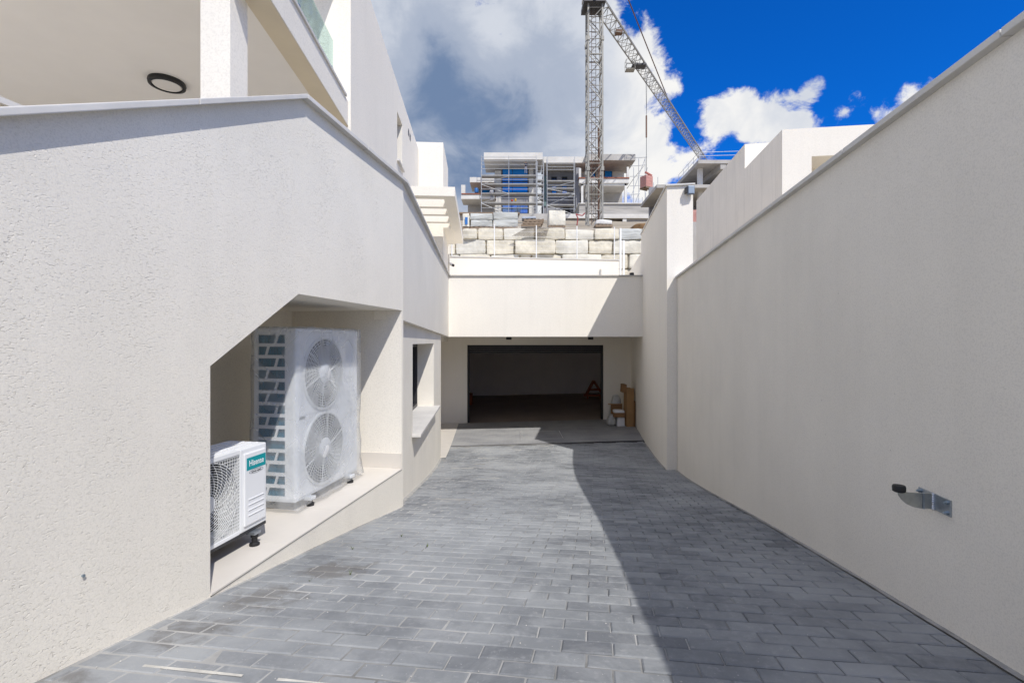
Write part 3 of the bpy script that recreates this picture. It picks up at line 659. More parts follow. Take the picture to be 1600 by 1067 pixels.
# ------------------------------------------------------------------ garage
GA = empty('garage', (0.8, YG, -2.55), 'underground garage front with deep white beam above an open dark doorway', 'garage')
def garage():
    zs = 0.122; zt = 1.668
    MB().box(XFL + 0.002, XFR + 0.02, YF, YF + 0.28, zs, zt).build('front_beam', M_fine, GA)
    MB().box(XFL - 0.05, XFR - 0.002, YF - 0.035, YF + 0.32, zt, zt + 0.03).build('beam_coping', mat('grey_coping', (0.40, 0.385, 0.36), 0.6, 0.1, 5), GA)
    MB().box(-2.75, 4.6, YF + 0.281, 24.0, zs + 0.001, 1.40).build('roof_slab', M_fine, GA)
    xl, xr = at(730, 0, YG).x, at(943, 0, YG).x; ztop_ = -0.113
    mb = MB(); mb.box(-2.75, xl, YG, YG + 0.25, -3.0, zs); mb.box(xr, 4.6, YG, YG + 0.25, -3.0, zs); mb.box(xl, xr, YG + 0.001, YG + 0.25, ztop_, zs)
    mb.build('front_wall', M_fine, GA)
    MB().box(at(728, 0, YG).x, at(954, 0, YG).x, YG - 0.05, YG - 0.001, ztop_ + 0.002, zs - 0.002).build('lintel_panel', M_fine, GA)
    for (a, b) in ((xl + 0.001, xl + 0.06), (xr - 0.06, xr - 0.001)): MB().box(a, b, YG + 0.06, YG + 0.2, -2.62, ztop_ - 0.001).build('door_track', M_black, GA)
    for i in range(4):
        z1 = ztop_ - 0.004 - i * 0.066; MB().box(xl + 0.062, xr - 0.062, YG + 0.10 + (0.008 if i % 2 else 0), YG + 0.15, z1 - 0.062, z1).build('shutter_slat', M_black, GA)
    mb = MB(); mb.box(-2.75, -2.6, YG + 0.25, 23.8, -3.0, zs); mb.box(4.75, 4.9, YG + 0.25, 23.8, -3.0, zs); mb.box(-2.75, 4.9, 23.6, 23.8, -3.0, zs)
    mb.box(4.601, 4.9, YG, YG + 0.25, -3.0, zs); mb.box(4.601, 4.9, YG, 24, zs + 0.001, 1.4)
    mb.build('inner_wall', M_gwall, GA)
    MB().box(-2.9, -2.75, 10.3, YG + 0.3, -3.0, zs).build('recess_side_wall', M_fine, GA)
    MB().box(-2.9, XFL - 0.30, 10.3, YG + 0.3, zs + 0.002, 0.6).build('recess_ceiling', M_fine, GA)
    MB().box(-1.22, -1.16, 23.585, 23.6, -2.28, -2.20).build('wall_socket', M_post, GA)
garage()
for px, lab in ((795, 'left of two small black spotlights under the garage beam'), (923, 'right of two small black spotlights under the garage beam')):
    p = at(px, 527, 13.1); t = empty('soffit_spotlight', (p.x, 13.1, 0.121), lab, 'spotlight', 'spotlights under the garage beam')
    MB().lathe((p.x, 13.1, 0.121), (0, 0, -1), [(0.075, 0), (0.075, 0.07), (0.068, 0.072), (0.06, 0.055)], 16).build('housing', M_black, t)
    MB().lathe((p.x, 13.1, 0.063), (0, 0, -1), [(0.055, 0), (0.05, 0.004)], 16).build('lens', M_dark, t)

# ------------------------------------------------------------------ villa on the left
VI = empty('white_villa', (-3, 8, -0.1), 'white rendered villa with porch, glass balcony and slatted canopy above the left wall', 'house')
TE = -0.0657
def E_(x0, y0):                                                # frame whose y axis runs along the villa wall
    n = math.hypot(1, TE)
    def fr(x, y, z): return (x0 + x / n * 1.0 + (y - 0) * TE / n, y0 + y / n - x * TE / n, z)
    return fr
def villa():
    fr = E_(-2.0, 6.0)
    # main block with a tall narrow window recess
    wy0, wy1, wz0, wz1 = 3.36, 3.98, 3.52, 4.45; zt = 5.0; yl = 6.7; mb = MB()
    def f(poly): mb.add([fr(0, y, z) for y, z in poly], [tuple(range(len(poly)))])
    f([(0, -0.2), (wy0, -0.2), (wy0, wz0), (wy0, wz1), (wy0, zt), (0, zt)]); f([(wy0, wz1), (wy1, wz1), (wy1, zt), (wy0, zt)]); f([(wy0, -0.2), (wy1, -0.2), (wy1, wz0), (wy0, wz0)]); f([(wy1, -0.2), (yl, -0.2), (yl, zt), (wy1, zt), (wy1, wz1), (wy1, wz0)])
    for (a, b) in (((wy0, wz0), (wy0, wz1)), ((wy0, wz1), (wy1, wz1)), ((wy1, wz1), (wy1, wz0)), ((wy1, wz0), (wy0, wz0))):
        mb.add([fr(0, *a), fr(0, *b), fr(-0.22, *b), fr(-0.22, *a)], [(0, 1, 2, 3)])
    mb.add([fr(0, 0, -0.2), fr(0, 0, zt), fr(-7, 0, zt), fr(-7, 0, -0.2)], [(0, 1, 2, 3)])
    mb.add([fr(0, 0, zt), fr(0, yl, zt), fr(-7, yl, zt), fr(-7, 0, zt)], [(0, 1, 2, 3)])
    mb.add([fr(0, yl, -0.2), fr(0, yl, zt), fr(-7, yl, zt), fr(-7, yl, -0.2)], [(0, 1, 2, 3)])
    mb.build('main_wall', M_house, VI)
    wn = MB().box(-0.225, -0.215, wy0, wy1, wz0, wz1, fr).build('slit_window', M_win, VI)
    MB().box(-0.2, 0.05, wy0 - 0.03, wy1 + 0.03, wz0 - 0.035, wz0 + 0.002, fr).build('slit_window_sill', M_cop, VI)
    for k in (0, 1): MB().box(-0.01, 0.004, 4.78 + k * 0.24, 4.92 + k * 0.24, 4.60, 4.74, fr).build('wall_vent', M_dark, VI)
    # far block
    fb = E_(-1.80, 12.66)
    MB().box(-1.6, 0, 0, 1.9, 0.0, 5.2, fb).build('rear_wall', M_house, VI)
    # balcony slab with edge beam and ceiling, roof slab over the balcony
    MB().box(-6.2, -0.24, -2.44, -0.001, 2.72, 2.96, fr).build('porch_ceiling', M_ceil, VI)
    MB().box(-0.239, -0.03, -2.44, -0.001, 2.67, 2.97, fr).build('balcony_edge', M_house, VI)
    MB().box(-0.236, -0.034, -2.43, -0.004, 2.662, 2.669, fr).build('beam_bounce_tint', mat('warm_bounce_tan', (0.70, 0.62, 0.47), 0.9, 0.06, 2.0), VI)  # thin panel whose tan colour paints in warm light reflected onto the beam's underside
    MB().box(-6.2, -0.0, -1.65, -0.001, 4.82, 5.0, fr).build('roof_slab', M_house, VI)
    MB().box(-0.24, -0.012, -2.45, -0.12, 2.972, 3.0, fr).build('balcony_coping', M_cop, VI)
    MB().box(-6.2, -0.001, -0.003, -0.0015, 2.98, 4.8, fr)
    # porch column
    MB().box(-2.305, -2.085, 3.58, 3.815, 0.362, 2.719).build('porch_column', M_house, VI)
    # glass balustrade panels and posts
    for (ya, yb) in ((-2.42, -1.40), (-1.38, -0.32)):
        MB().box(-0.13, -0.118, ya, yb, 3.02, 3.52, fr).build('glass_panel', M_balglass, VI)
    for y in (-2.38, -1.39, -0.35):
        MB().box(-0.137, -0.111, y - 0.02, y + 0.02, 3.0, 3.20, fr).build('glass_clamp', mat('polished_steel', (0.6, 0.65, 0.7), 0.12, metal=1.0), VI)
    # terrace floor and stair parapet behind the wall
    MB().hexa([(-7.5, 0.2, -0.4), (-2.0, 0.2, -0.4), (-1.53, 5.0, -0.4), (-7.5, 5.0, -0.4), (-7.5, 0.2, -0.05), (-2.0, 0.2, -0.05), (-1.75, 5.0, -0.05), (-7.5, 5.0, -0.05)]) 
    mb = MB(); mb.add([W(0.3, NB - 0.02, 0.36), W(4.9, NB + 0.92, 0.36), W(4.9, -8, 0.36), W(0.3, -8, 0.36)], [(0, 1, 2, 3)])
    mb.add([Vector((-9, 5.0, 0.36)), Vector((-1.5, 5.0, 0.36)), Vector((-2.0, 12.9, 0.36)), Vector((-9, 12.9, 0.36))], [(0, 1, 2, 3)])
    mb.build('terrace_floor', M_tile, VI)
    def P(u, v, z): return W(u, v, z)
    MB().hexa([P(u, v, z) for z in (0.362, 1.29) for (u, v) in ((-0.6, -3.20), (3.0, -3.20), (3.0, -3.42), (-0.6, -3.42))]).build('stair_parapet', M_house, VI)
    MB().hexa([P(u, v, z) for z in (1.291, 1.325) for (u, v) in ((-0.6, -3.17), (3.03, -3.17), (3.03, -3.45), (-0.6, -3.45))]).build('stair_coping', M_cop, VI)
    # slatted canopy
    fc = E_(-1.18, 10.0)
    z0, z1 = 3.0, 3.19
    cn = MB().box(-1.12, 0, 0, 0.24, z0, z1, fc).build('canopy_front_beam', M_house, VI)
    MB().box(-0.24, 0, 0.241, 4.9, z0, z1, fc).build('canopy_side_beam', M_house, VI)
    for y in (0.83, 1.48, 2.2): MB().box(-1.12, -0.241, y, y + 0.16, z0 + 0.004, z1 - 0.004, fc).build('canopy_slat', M_house, VI)
    MB().box(-1.12, -0.241, 2.72, 4.9, z0 - 0.02, z1 - 0.006, fc).build('canopy_slab', M_house, VI)
    MB().box(-0.16, 0.0, 0.0, 0.2, 1.3, 2.98, E_(-1.97, 15.2)).build('canopy_pier', M_house, VI)
    MB().box(-1.6, -0.161, 0.02, 0.2, 1.3, 2.98, E_(-1.97, 15.2)).build('canopy_rear_wall', M_stain, VI)
    MB().lathe(at(681, 376, 14.2) * 1.0, (0, 0, 1), [(0.06, -0.05), (0.06, 0.04)], 12).build('canopy_spotlight', M_black, VI)
villa()
def ceiling_lamp():
    p = at(261, 130, 5.07); p.z = 2.719
    t = empty('ceiling_lamp', p, 'round black-rimmed lamp on the porch ceiling', 'lamp')
    MB().lathe(p, (0, 0, -1), [(0.165, 0), (0.17, 0.02), (0.165, 0.045), (0.14, 0.05), (0.138, 0.03)], 40).build('rim', M_black, t, smooth=True)
    MB().lathe(p + Vector((0, 0, -0.032)), (0, 0, -1), [(0.136, 0), (0.125, 0.012), (0.09, 0.018), (0.0, 0.02)], 40).build('diffuser', mat('opal_diffuser', (0.78, 0.76, 0.72), 0.4), t, smooth=True)
ceiling_lamp()
def bullet_camera():
    p = at(705, 413, 15.15); t = empty('security_camera', p, 'tiny white security camera on the pier beside the garden wall', 'camera')
    MB().tube(p + Vector((-0.06, 0.05, 0.04)), p + Vector((0.0, 0, 0.0)), 0.02, 8).build('arm', M_post, t)
    MB().tube(p + Vector((-0.03, 0.0, 0.01)), p + Vector((0.06, -0.07, -0.04)), 0.045, 12).build('housing', M_post, t)
    MB().tube(p + Vector((0.06, -0.07, -0.04)), p + Vector((0.085, -0.09, -0.053)), 0.042, 12).build('lens', M_black, t)
bullet_camera()
def floodlight():
    p = at(1078, 297, 8.56); t = empty('floodlight', p, 'small grey floodlight clamped to the top corner of the tall wall end', 'floodlight')
    o = p + Vector((0.0, -0.05, 0))
    MB().box(p.x - 0.045, p.x + 0.075, 8.53, 8.59, p.z - 0.08, p.z + 0.07).build('housing', mat('floodlight_grey', (0.16, 0.19, 0.24), 0.4, metal=0.3), t, bevel=0.008)
    MB().box(p.x - 0.035, p.x + 0.065, 8.522, 8.529, p.z - 0.065, p.z + 0.055).build('glass', mat('floodlight_glass', (0.30, 0.36, 0.43), 0.1), t)
    MB().box(p.x - 0.07, p.x - 0.048, 8.54, 8.64, p.z - 0.05, p.z + 0.05).build('bracket', M_black, t)
floodlight()
p = at(987, 429.5, 12.9); MB().lathe(p, (0, 0, 1), [(0.06, -0.05), (0.06, 0.05), (0.05, 0.055)], 12).build('parapet_spotlight', M_black, None, loc=p)
tag(bpy.data.objects['parapet_spotlight'], 'small black spotlight on top of the garage beam beside the tall wall', 'spotlight')

# ------------------------------------------------------------------ garden wall, fence, stone wall behind the garage
GW = empty('garden_wall', (0.8, 16.5, 1.4), 'low white garden wall behind the garage beam', 'wall')
a, b = at(703, 401, 16.5), at(967, 407, 16.5)
MB().hexa([(a.x - 0.5, 16.5, 1.3), (b.x, 16.5, 1.3), (b.x, 16.75, 1.3), (a.x - 0.5, 16.75, 1.3), (a.x - 0.5, 16.5, a.z), (b.x, 16.5, b.z), (b.x, 16.75, b.z), (a.x - 0.5, 16.75, a.z)]).build('wall', M_fine, GW)
MB().hexa([(a.x - 0.5, 16.47, a.z + .001), (b.x + 0.02, 16.47, b.z + .001), (b.x + 0.02, 16.78, b.z + .001), (a.x - 0.5, 16.78, a.z + .001), (a.x - 0.5, 16.47, a.z + 0.03), (b.x + 0.02, 16.47, b.z + 0.03), (b.x + 0.02, 16.78, b.z + 0.03), (a.x - 0.5, 16.78, a.z + 0.03)]).build('coping', M_cop, GW)
FE = empty('wire_fence', (0.8, 16.62, 2.8), 'white post and fine wire fence on the low garden wall', 'fence')
for px in (706, 772.5, 838, 901.5, 960):
    t = (px - 703) / 264; zb = a.z + (b.z - a.z) * t + 0.03; q = at(px, 352, 16.62); MB().tube((q.x, 16.62, zb), (q.x, 16.62, zb + 1.13), 0.018, 8).build('post', M_post, FE)
mb = MB()
for i in range(7):
    h = 0.1 + 0.16 * i; mb.tube((a.x, 16.62, a.z + 0.03 + h), (b.x, 16.62, b.z + 0.03 + h), 0.0035, 4)
mb.build('wires', M_post, FE)
for px, y0, lab in ((969.5, 357, 'taller white steel post at the right end of the garden wall'), (974.5, 376, 'shorter white steel post at the right end of the garden wall')):
    q = at(px, y0, 15.6); MB().box(q.x - 0.028, q.x + 0.028, 15.57, 15.63, 1.39, q.z).build('gate_post', M_post, None, loc=(q.x, 15.6, 1.39)); tag(bpy.context.scene.objects[-1] if False else [o for o in COL.objects if o.name.startswith('gate_post')][-1], lab, 'post')

def rock(x0, x1, y0, y1, z0, z1, seed, amp=0.06, nx=7, ny=3, nz=4, rnd=0.08):
    """a hewn block: box grid with rounded corners and a broken face."""
    bm = bmesh.new(); bmesh.ops.create_cube(bm, size=1.0)
    bmesh.ops.subdivide_edges(bm, edges=bm.edges[:], cuts=5, use_grid_fill=True)
    sx, sy, sz = x1 - x0, y1 - y0, z1 - z0; c = Vector(((x0 + x1) / 2, (y0 + y1) / 2, (z0 + z1) / 2)); r = min(rnd, sz * 0.3)
    vs = []
    for v in bm.verts:
        p = Vector((v.co.x * sx, v.co.y * sy, v.co.z * sz)); h = Vector((sx / 2 - r, sy / 2 - r, sz / 2 - r))
        k = Vector((max(-h.x, min(h.x, p.x)), max(-h.y, min(h.y, p.y)), max(-h.z, min(h.z, p.z)))); d = p - k
        if d.length > r: d = d.normalized() * r
        p = k + d; q = p + Vector((seed * 7.3, seed * 3.1, seed))
        nv = mnoise.noise_vector(q * 1.1) * amp * 1.2 + mnoise.noise_vector(q * 3.0) * amp * 0.6; nv.z *= 0.5; nv.x *= 0.6
        vs.append(c + p + nv)
    fs = [tuple(v.index for v in f.verts) for f in bm.faces]; bm.free()
    return vs, fs
SW = empty('boulder_retaining_wall', (4, 25, 3), 'retaining wall of big cream limestone blocks behind the garden wall', 'wall')
YS = 25.0
def stones():
    X = lambda zx: at(690 + zx / 5.0, 0, YS).x
    Z = lambda py: at(0, py, YS).z
    rows = [((356.5, 374.5), [(-60, 40), (46, 160), (165, 280), (287, 480), (485, 725), (730, 962), (967, 1195), (1199, 1390), (1395, 1570), (1575, 1750)]),
            ((374.5, 397.0), [(-80, 104), (110, 346), (352, 566), (571, 889), (893, 1146), (1151, 1337), (1342, 1570), (1575, 1790)]),
            ((397.0, 420.0), [(-100, 70), (75, 141), (145, 379), (383, 610), (615, 700), (705, 938), (943, 1251), (1256, 1458), (1463, 1640), (1645, 1800)]),
            ((420.0, 445.0), [(-100, 200), (205, 500), (505, 800), (805, 1100), (1105, 1400), (1405, 1700)])]
    s = 1
    for (pt, pb), bl in rows:
        for (a, b) in bl:
            s += 1; j = random.Random(s); dz = j.uniform(-0.05, 0.05)
            vs, fs = rock(X(a) + 0.004, X(b) - 0.004, YS + j.uniform(-0.12, 0.1), YS + 0.9, Z(pb) + 0.002, Z(pt) - 0.002 + dz * (pt < 360), s, 0.075)
            o = MB().add(vs, fs).build('stone_block', (M_stone, M_stone2, M_stone, M_stone2, M_stone)[s % 5] if not (s in (10,)) else M_stone3, SW, smooth=True)
    MB().box(X(-100), X(1800), YS + 0.28, YS + 0.95, 1.5, Z(358) - 0.2).build('packing', M_stone, SW)
stones()

# ------------------------------------------------------------------ building site: pallets and packs on the terrace
def zt_(y):
    T = [(25.75, 5.95), (30, 7.02), (36, 8.5), (45, 10.75), (56, 13.7), (66, 16.4), (72, 18.2)]
    for (a, za), (b, zb) in zip(T[:-1], T[1:]):
        if y <= b: return za + (zb - za) * (y - a) / (b - a)
    return 18.2
def pallet(x, y, z, w, d, label, h=0.14, group='pallets on the site terrace'):
    t = empty('pallet', (x, y, z), label, 'pallet', group)
    for i in range(5): MB().box(x - w / 2 + (w - 0.12) * i / 4, x - w / 2 + (w - 0.12) * i / 4 + 0.12, y - d / 2, y + d / 2, z + h - 0.03, z + h).build('deck_board', M_wood, t)
    for i in range(3): yy = y - d / 2 + (d - 0.1) * i / 2; MB().box(x - w / 2, x + w / 2, yy, yy + 0.1, z, z + h - 0.031).build('bearer', M_wood, t)
    return t
YP = 27.0
def packs():
    for (p0, p1, pt, pb, lab, m) in ((722.5, 733.5, 333, 354, 'narrow pack of stone with a printed label, leftmost on the terrace', M_stone2), (735, 769.5, 333, 354.5, 'second pack of grey riven stone slabs from the left', M_stone3),
                                    (771, 809, 331.5, 355, 'widest pack of grey riven stone slabs', M_stone3), (857, 883.5, 328, 352, 'tall cream stone pack standing left of the crane mast', M_stone2)):
        a, b = at(p0, pb, YP), at(p1, pt, YP); gzp = zt_(YP); d = 0.95
        z0 = max(gzp + 0.15, a.z)
        pallet((a.x + b.x) / 2, YP + d / 2, z0 - 0.145, b.x - a.x, d, 'wooden pallet under the ' + lab)
        t = empty('stone_pack', ((a.x + b.x) / 2, YP + d / 2, z0), lab, 'stone pack', 'stone packs on the terrace')
        n = 2 if m is M_stone3 else 1
        for i in range(n):
            za, zb = z0 + (b.z - z0) * i / n, z0 + (b.z - z0) * (i + 1) / n
            vs, fs = rock(a.x, b.x, YP, YP + d, za + 0.003, zb - 0.003, p0 + i * 1.7, 0.07, rnd=0.05); MB().add(vs, fs).build('stone_slab', m, t, smooth=True)
        if p0 == 722.5:
            MB().box(a.x + 0.15, a.x + 0.30, YP - 0.07, YP - 0.06, a.z + 0.1, a.z + 0.5).build('label_sheet', M_blue, t)
    # heap of pallets, sheets and a white sack
    for i in range(3):
        q = at(830, 350, 28); pallet(q.x + 0.08 * i, 28.4, zt_(28.4) + 0.02 + 0.15 * i, 1.15, 0.9, ('bottom', 'middle', 'top')[i] + ' pallet of the low stack in the middle of the terrace')
    q = at(826, 338, 28); z = zt_(28.4) + 0.48
    MB().add(*rock(q.x - 0.4, q.x + 0.45, 28.0, 28.7, z, z + 0.14, 55, 0.05, rnd=0.05)).build('wrapped_bundle', mat('grey_blue_wrap', (0.42, 0.46, 0.52), 0.5, 0.2, 4), None, smooth=True, loc=(q.x, 28.3, z)); tag(bpy.data.objects['wrapped_bundle'], 'grey-blue wrapped bundle on the low pallet stack', 'bundle')
    a, b = at(932, 355, 28), at(957, 343, 28)
    pallet((a.x + b.x) / 2, 28.5, zt_(28.5) + 0.01, 1.0, 0.8, 'pallet under the white sack at the crane foot')
    MB().add(*rock(a.x, b.x, 28.1, 28.9, zt_(28.5) + 0.155, b.z, 71, 0.09, rnd=0.12)).build('white_sack', M_bag, None, smooth=True, loc=((a.x + b.x) / 2, 28.5, zt_(28.5) + 0.155)); tag(bpy.data.objects['white_sack'], 'bulging white sack on a pallet at the crane foot', 'sack')
    # slumped mesh panel hanging over the stone wall
    t = empty('mesh_panel', at(828, 365, 24.6), 'slumped grey wire mesh panel hanging over the stone wall', 'mesh panel'); mb = MB()
    c = [at(800, 369, 24.75), at(853, 370, 24.75), at(858, 355, 24.8), at(824, 356, 24.8)]
    for i in range(23):
        k = i / 22; mb.tube(c[0].lerp(c[1], k), c[3].lerp(c[2], k), 0.009, 4)
        if i % 2 == 0: mb.tube(c[0].lerp(c[3], k), c[1].lerp(c[2], k), 0.009, 4)
    mb.build('wire_grid', mat('rusty_wire', (0.16, 0.13, 0.10), 0.8), t); tag(t.children[0], kind='stuff')
    # hose
    pts = [at(914, 333, 29), at(910, 337, 29), at(904, 336, 29), at(900, 334.5, 29), at(903, 341, 29), at(901.5, 352, 29)]
    mb = MB(); mb.path(pts, 0.035, 8); mb.build('red_hose', M_red, None, loc=at(901.5, 352, 29)); tag(bpy.data.objects['red_hose'], 'drooping dark red hose left of the crane mast', 'hose')
    q = at(1003, 357, 27); MB().add(*rock(q.x - 0.5, q.x + 0.6, 27, 27.8, zt_(27) - 0.1, q.z + 0.25, 91, 0.15, rnd=0.2)).build('earth_heap', mat('brown_soil', (0.26, 0.16, 0.08), 1.0, 0.4, 5), None, smooth=True, loc=(q.x, 27.4, zt_(27))); tag(bpy.data.objects['earth_heap'], 'small brown heap of soil at the right end of the stone wall', 'soil heap')
packs()

# ------------------------------------------------------------------ the building under construction
CB = empty('unfinished_villa', (8, 74, 18), 'grey unfinished three storey villa under scaffolding on the hill', 'building')
def pbox(mb, p0, p1, q0, q1, Y, depth):
    a, b = at(p0, q1, Y), at(p1, q0, Y); return mb.box(a.x, b.x, Y, Y + depth, a.z, b.z)
def part(name, m, p0, p1, q0, q1, Y, depth, parent=None): return pbox(MB(), p0, p1, q0, q1, Y, depth).build(name, m, parent or CB)
def pane(p0, p1, q0, q1, Y, m=None, mull=(0.5,)):
    w = part('window', M_dark, p0 - 0.6, p1 + 0.6, q0 - 0.6, q1 + 0.6, Y, 0.15)
    xs = [p0] + [p0 + (p1 - p0) * t for t in mull] + [p1]
    for a, b in zip(xs[:-1], xs[1:]): part('pane', m or M_bluewin, a + 0.35, b - 0.35, q0, q1, Y - 0.04, 0.05, w)
def site_building():
    # left tower: roof slab, walls, windows
    part('roof_slab', M_concl, 756, 848, 238.5, 249.5, 70.0, 5.5)
    part('tower_wall', M_concd, 773, 838, 262.5, 336, 73.5, 8)
    part('corner_pier', M_concl, 773.5, 783, 267, 336, 73.3, 0.19); part('corner_pier', M_concl, 826.5, 833.5, 262, 335, 73.3, 0.19)
    pane(785, 824.5, 265, 283, 73.40, mull=(0.4,)); pane(785, 824.5, 285, 300.5, 73.40, mull=(0.4,)); pane(785, 824.5, 319.5, 333, 73.40, window_mat('cloud_reflecting_glass', (0.25, 0.36, 0.55), 0.6), mull=(0.35, 0.6))
    # left wing with balcony
    part('wing_roof', M_concl, 734, 772, 277, 285, 70.6, 4.5); part('wing_wall', M_conc, 745, 773, 284, 336, 74.2, 6)
    pane(753, 772, 297, 302, 74.1); part('wing_balcony', M_concl, 720.5, 773, 304, 311, 69.8, 3.2); part('wing_formwork', M_formw, 721, 774, 302, 303.8, 69.7, 3.3); 
    part('wing_soffit_wall', M_conc, 731, 773, 311, 336, 73.4, 6)
    part('wing_parapet', M_concl, 720.5, 727, 289, 302, 69.9, 0.25)
    # middle part
    part('middle_roof', M_concl, 849, 916, 245, 254.5, 71.5, 5); part('middle_wall', M_concd, 849, 908, 268.5, 336, 75.2, 5)
    for x in (862, 878.5):
        pane(x, x + 7.5, 277, 283, 75.1, M_win, ()); pane(x, x + 7.5, 292, 303, 75.1, None, ())
    part('doorway', M_black, 880, 890, 322, 335, 75.1, 0.2)
    part('drain_pipe', mat('green_grey_panel', (0.14, 0.22, 0.22), 0.6), 850, 853.5, 275, 322, 75.0, 0.15)
    # right block
    part('right_roof', M_conc, 915, 993, 241, 250.5, 70.5, 5.5); part('right_upper_wall', M_concl, 907, 975, 268, 279, 75.2, 5)
    pane(924, 930, 270, 277, 75.1, None, ()); pane(945, 956, 267, 277, 75.1, None, ())
    part('roof_post', M_concl, 904.5, 908, 263, 278, 70.8, 0.3); part('roof_post', M_concl, 979.5, 983, 261, 277, 70.8, 0.3)
    part('right_balcony', M_concl, 905, 983, 279.2, 286, 70.4, 5); part('balcony_formwork', M_formw, 904.5, 983.5, 277, 279, 70.3, 5)
    part('lower_post', M_concl, 908, 911.5, 288, 320, 70.6, 0.3); part('lower_post', M_concl, 976, 979.5, 287, 320, 70.6, 0.3); part('lower_beam', M_concl, 908, 979, 286.2, 290, 70.6, 0.35)
    part('lower_wall', M_conc, 905, 972, 290, 320, 75.2, 5); part('party_wall', M_concd, 900, 906, 262, 336, 71.5, 5)
    # podium and terrace walls below the right block
    part('podium_wall', M_board, 905, 1046, 318.5, 334, 66.0, 6); part('podium_coping', M_concl, 904, 1047, 317, 318.4, 65.8, 6.3)
    part('podium_slab', M_concl, 880, 1046, 334.2, 341, 65.4, 6); part('basement_wall', M_board, 978, 1046, 341.2, 356, 65.8, 5); part('basement_post', M_concl, 973, 979, 341.2, 355, 65.5, 0.4); part('basement_void', M_black, 940, 974, 341.2, 356, 69.0, 1); part('basement_wall', M_conc, 860, 940, 341.2, 356, 65.9, 4)
    part('front_terrace_wall', M_conc, 716, 880, 334, 357, 67.5, 3); part('timber_edge', M_wood, 716, 812, 331.6, 333.8, 66.8, 1.0)
site_building()
def scaffold(label, xs, top, bot, decks, rails, Y, depth=1.0):
    t = empty('scaffold', at(xs[0], bot, Y), label, 'scaffold', 'scaffolds on the unfinished villa'); r = 0.04
    for x in xs:
        for d in (0, depth):
            a, b = at(x, top, Y), at(x, bot, Y); MB().tube((a.x, Y + d, a.z), (a.x, Y + d, b.z), r, 6).build('standard', M_scaf, t)
    for y in decks:
        a, b = at(xs[0], y, Y), at(xs[-1], y, Y); MB().box(a.x, b.x, Y + 0.1, Y + depth - 0.1, a.z - 0.06, a.z + 0.02).build('deck', M_plank, t)
        MB().box(a.x, b.x, Y + 0.02, Y + 0.05, a.z + 0.02, a.z + 0.16).build('toe_board', M_plank, t)
    ds_ = sorted(decks) + [bot]
    for i, (ya, yb) in enumerate(zip(ds_[:-1], ds_[1:])):
        xa, xb = (xs[0], xs[1]) if i % 2 else (xs[1], xs[0]); MB().tube(at(xa, ya, Y), at(xb, yb, Y), r * 0.8, 5).build('brace', M_scaf, t)
    for y in rails:
        a, b = at(xs[0], y, Y), at(xs[-1], y, Y); MB().tube((a.x, Y - 0.05, a.z), (b.x, Y - 0.05, a.z), r * 0.9, 6).build('ledger', M_scaf, t)
    return t
scaffold('wide scaffold in front of the left tower of the unfinished villa', (752, 795, 838), 243, 336, (275, 288.5, 303, 317.5), (246, 252, 257.5, 264, 281, 296, 310, 325), 69.3)
scaffold('narrow scaffold ladder tower between tower and middle part', (839.5, 849.5), 252, 336, (282, 289.5, 304, 311, 318), (260, 268, 275, 296), 69.6)
scaffold('scaffold in front of the middle part of the unfinished villa', (855, 898), 245, 336, (283.5, 295, 303.5, 321), (256, 261, 265.5, 290, 308, 313, 327), 70.0)
def scaffold_right():
    t = empty('scaffold', at(985, 318, 71), 'slanting scaffold stair at the right end of the unfinished villa', 'scaffold', 'scaffolds on the unfinished villa'); mb = None
    for (a, b) in (((990, 318), (990, 262)), ((998, 318), (998, 248)), ((1008, 318), (1008, 246)), ((984, 313), (1009, 245)), ((993, 316), (1012, 262)), ((979, 247), (1011, 246)), ((985, 260), (1009, 258)), ((984, 291), (1000, 290)), ((980, 305), (1000, 303)), ((984, 276), (1005, 275))):
        MB().tube(at(*a, 70.5), at(*b, 70.5), 0.045, 6).build('standard', M_scaf, t)
    for (x0, y0, x1, y1) in ((982, 291, 992, 276), (992, 276, 1006, 259)):
        a, b = at(x0, y0, 70.5), at(x1, y1, 70.5); o = Vector((0, 1.2, 0.0)); MB().prism([a, b, b + Vector((0, 0, -0.12)), a + Vector((0, 0, -0.12))], o).build('stair_flight', M_plank, t)
scaffold_right()

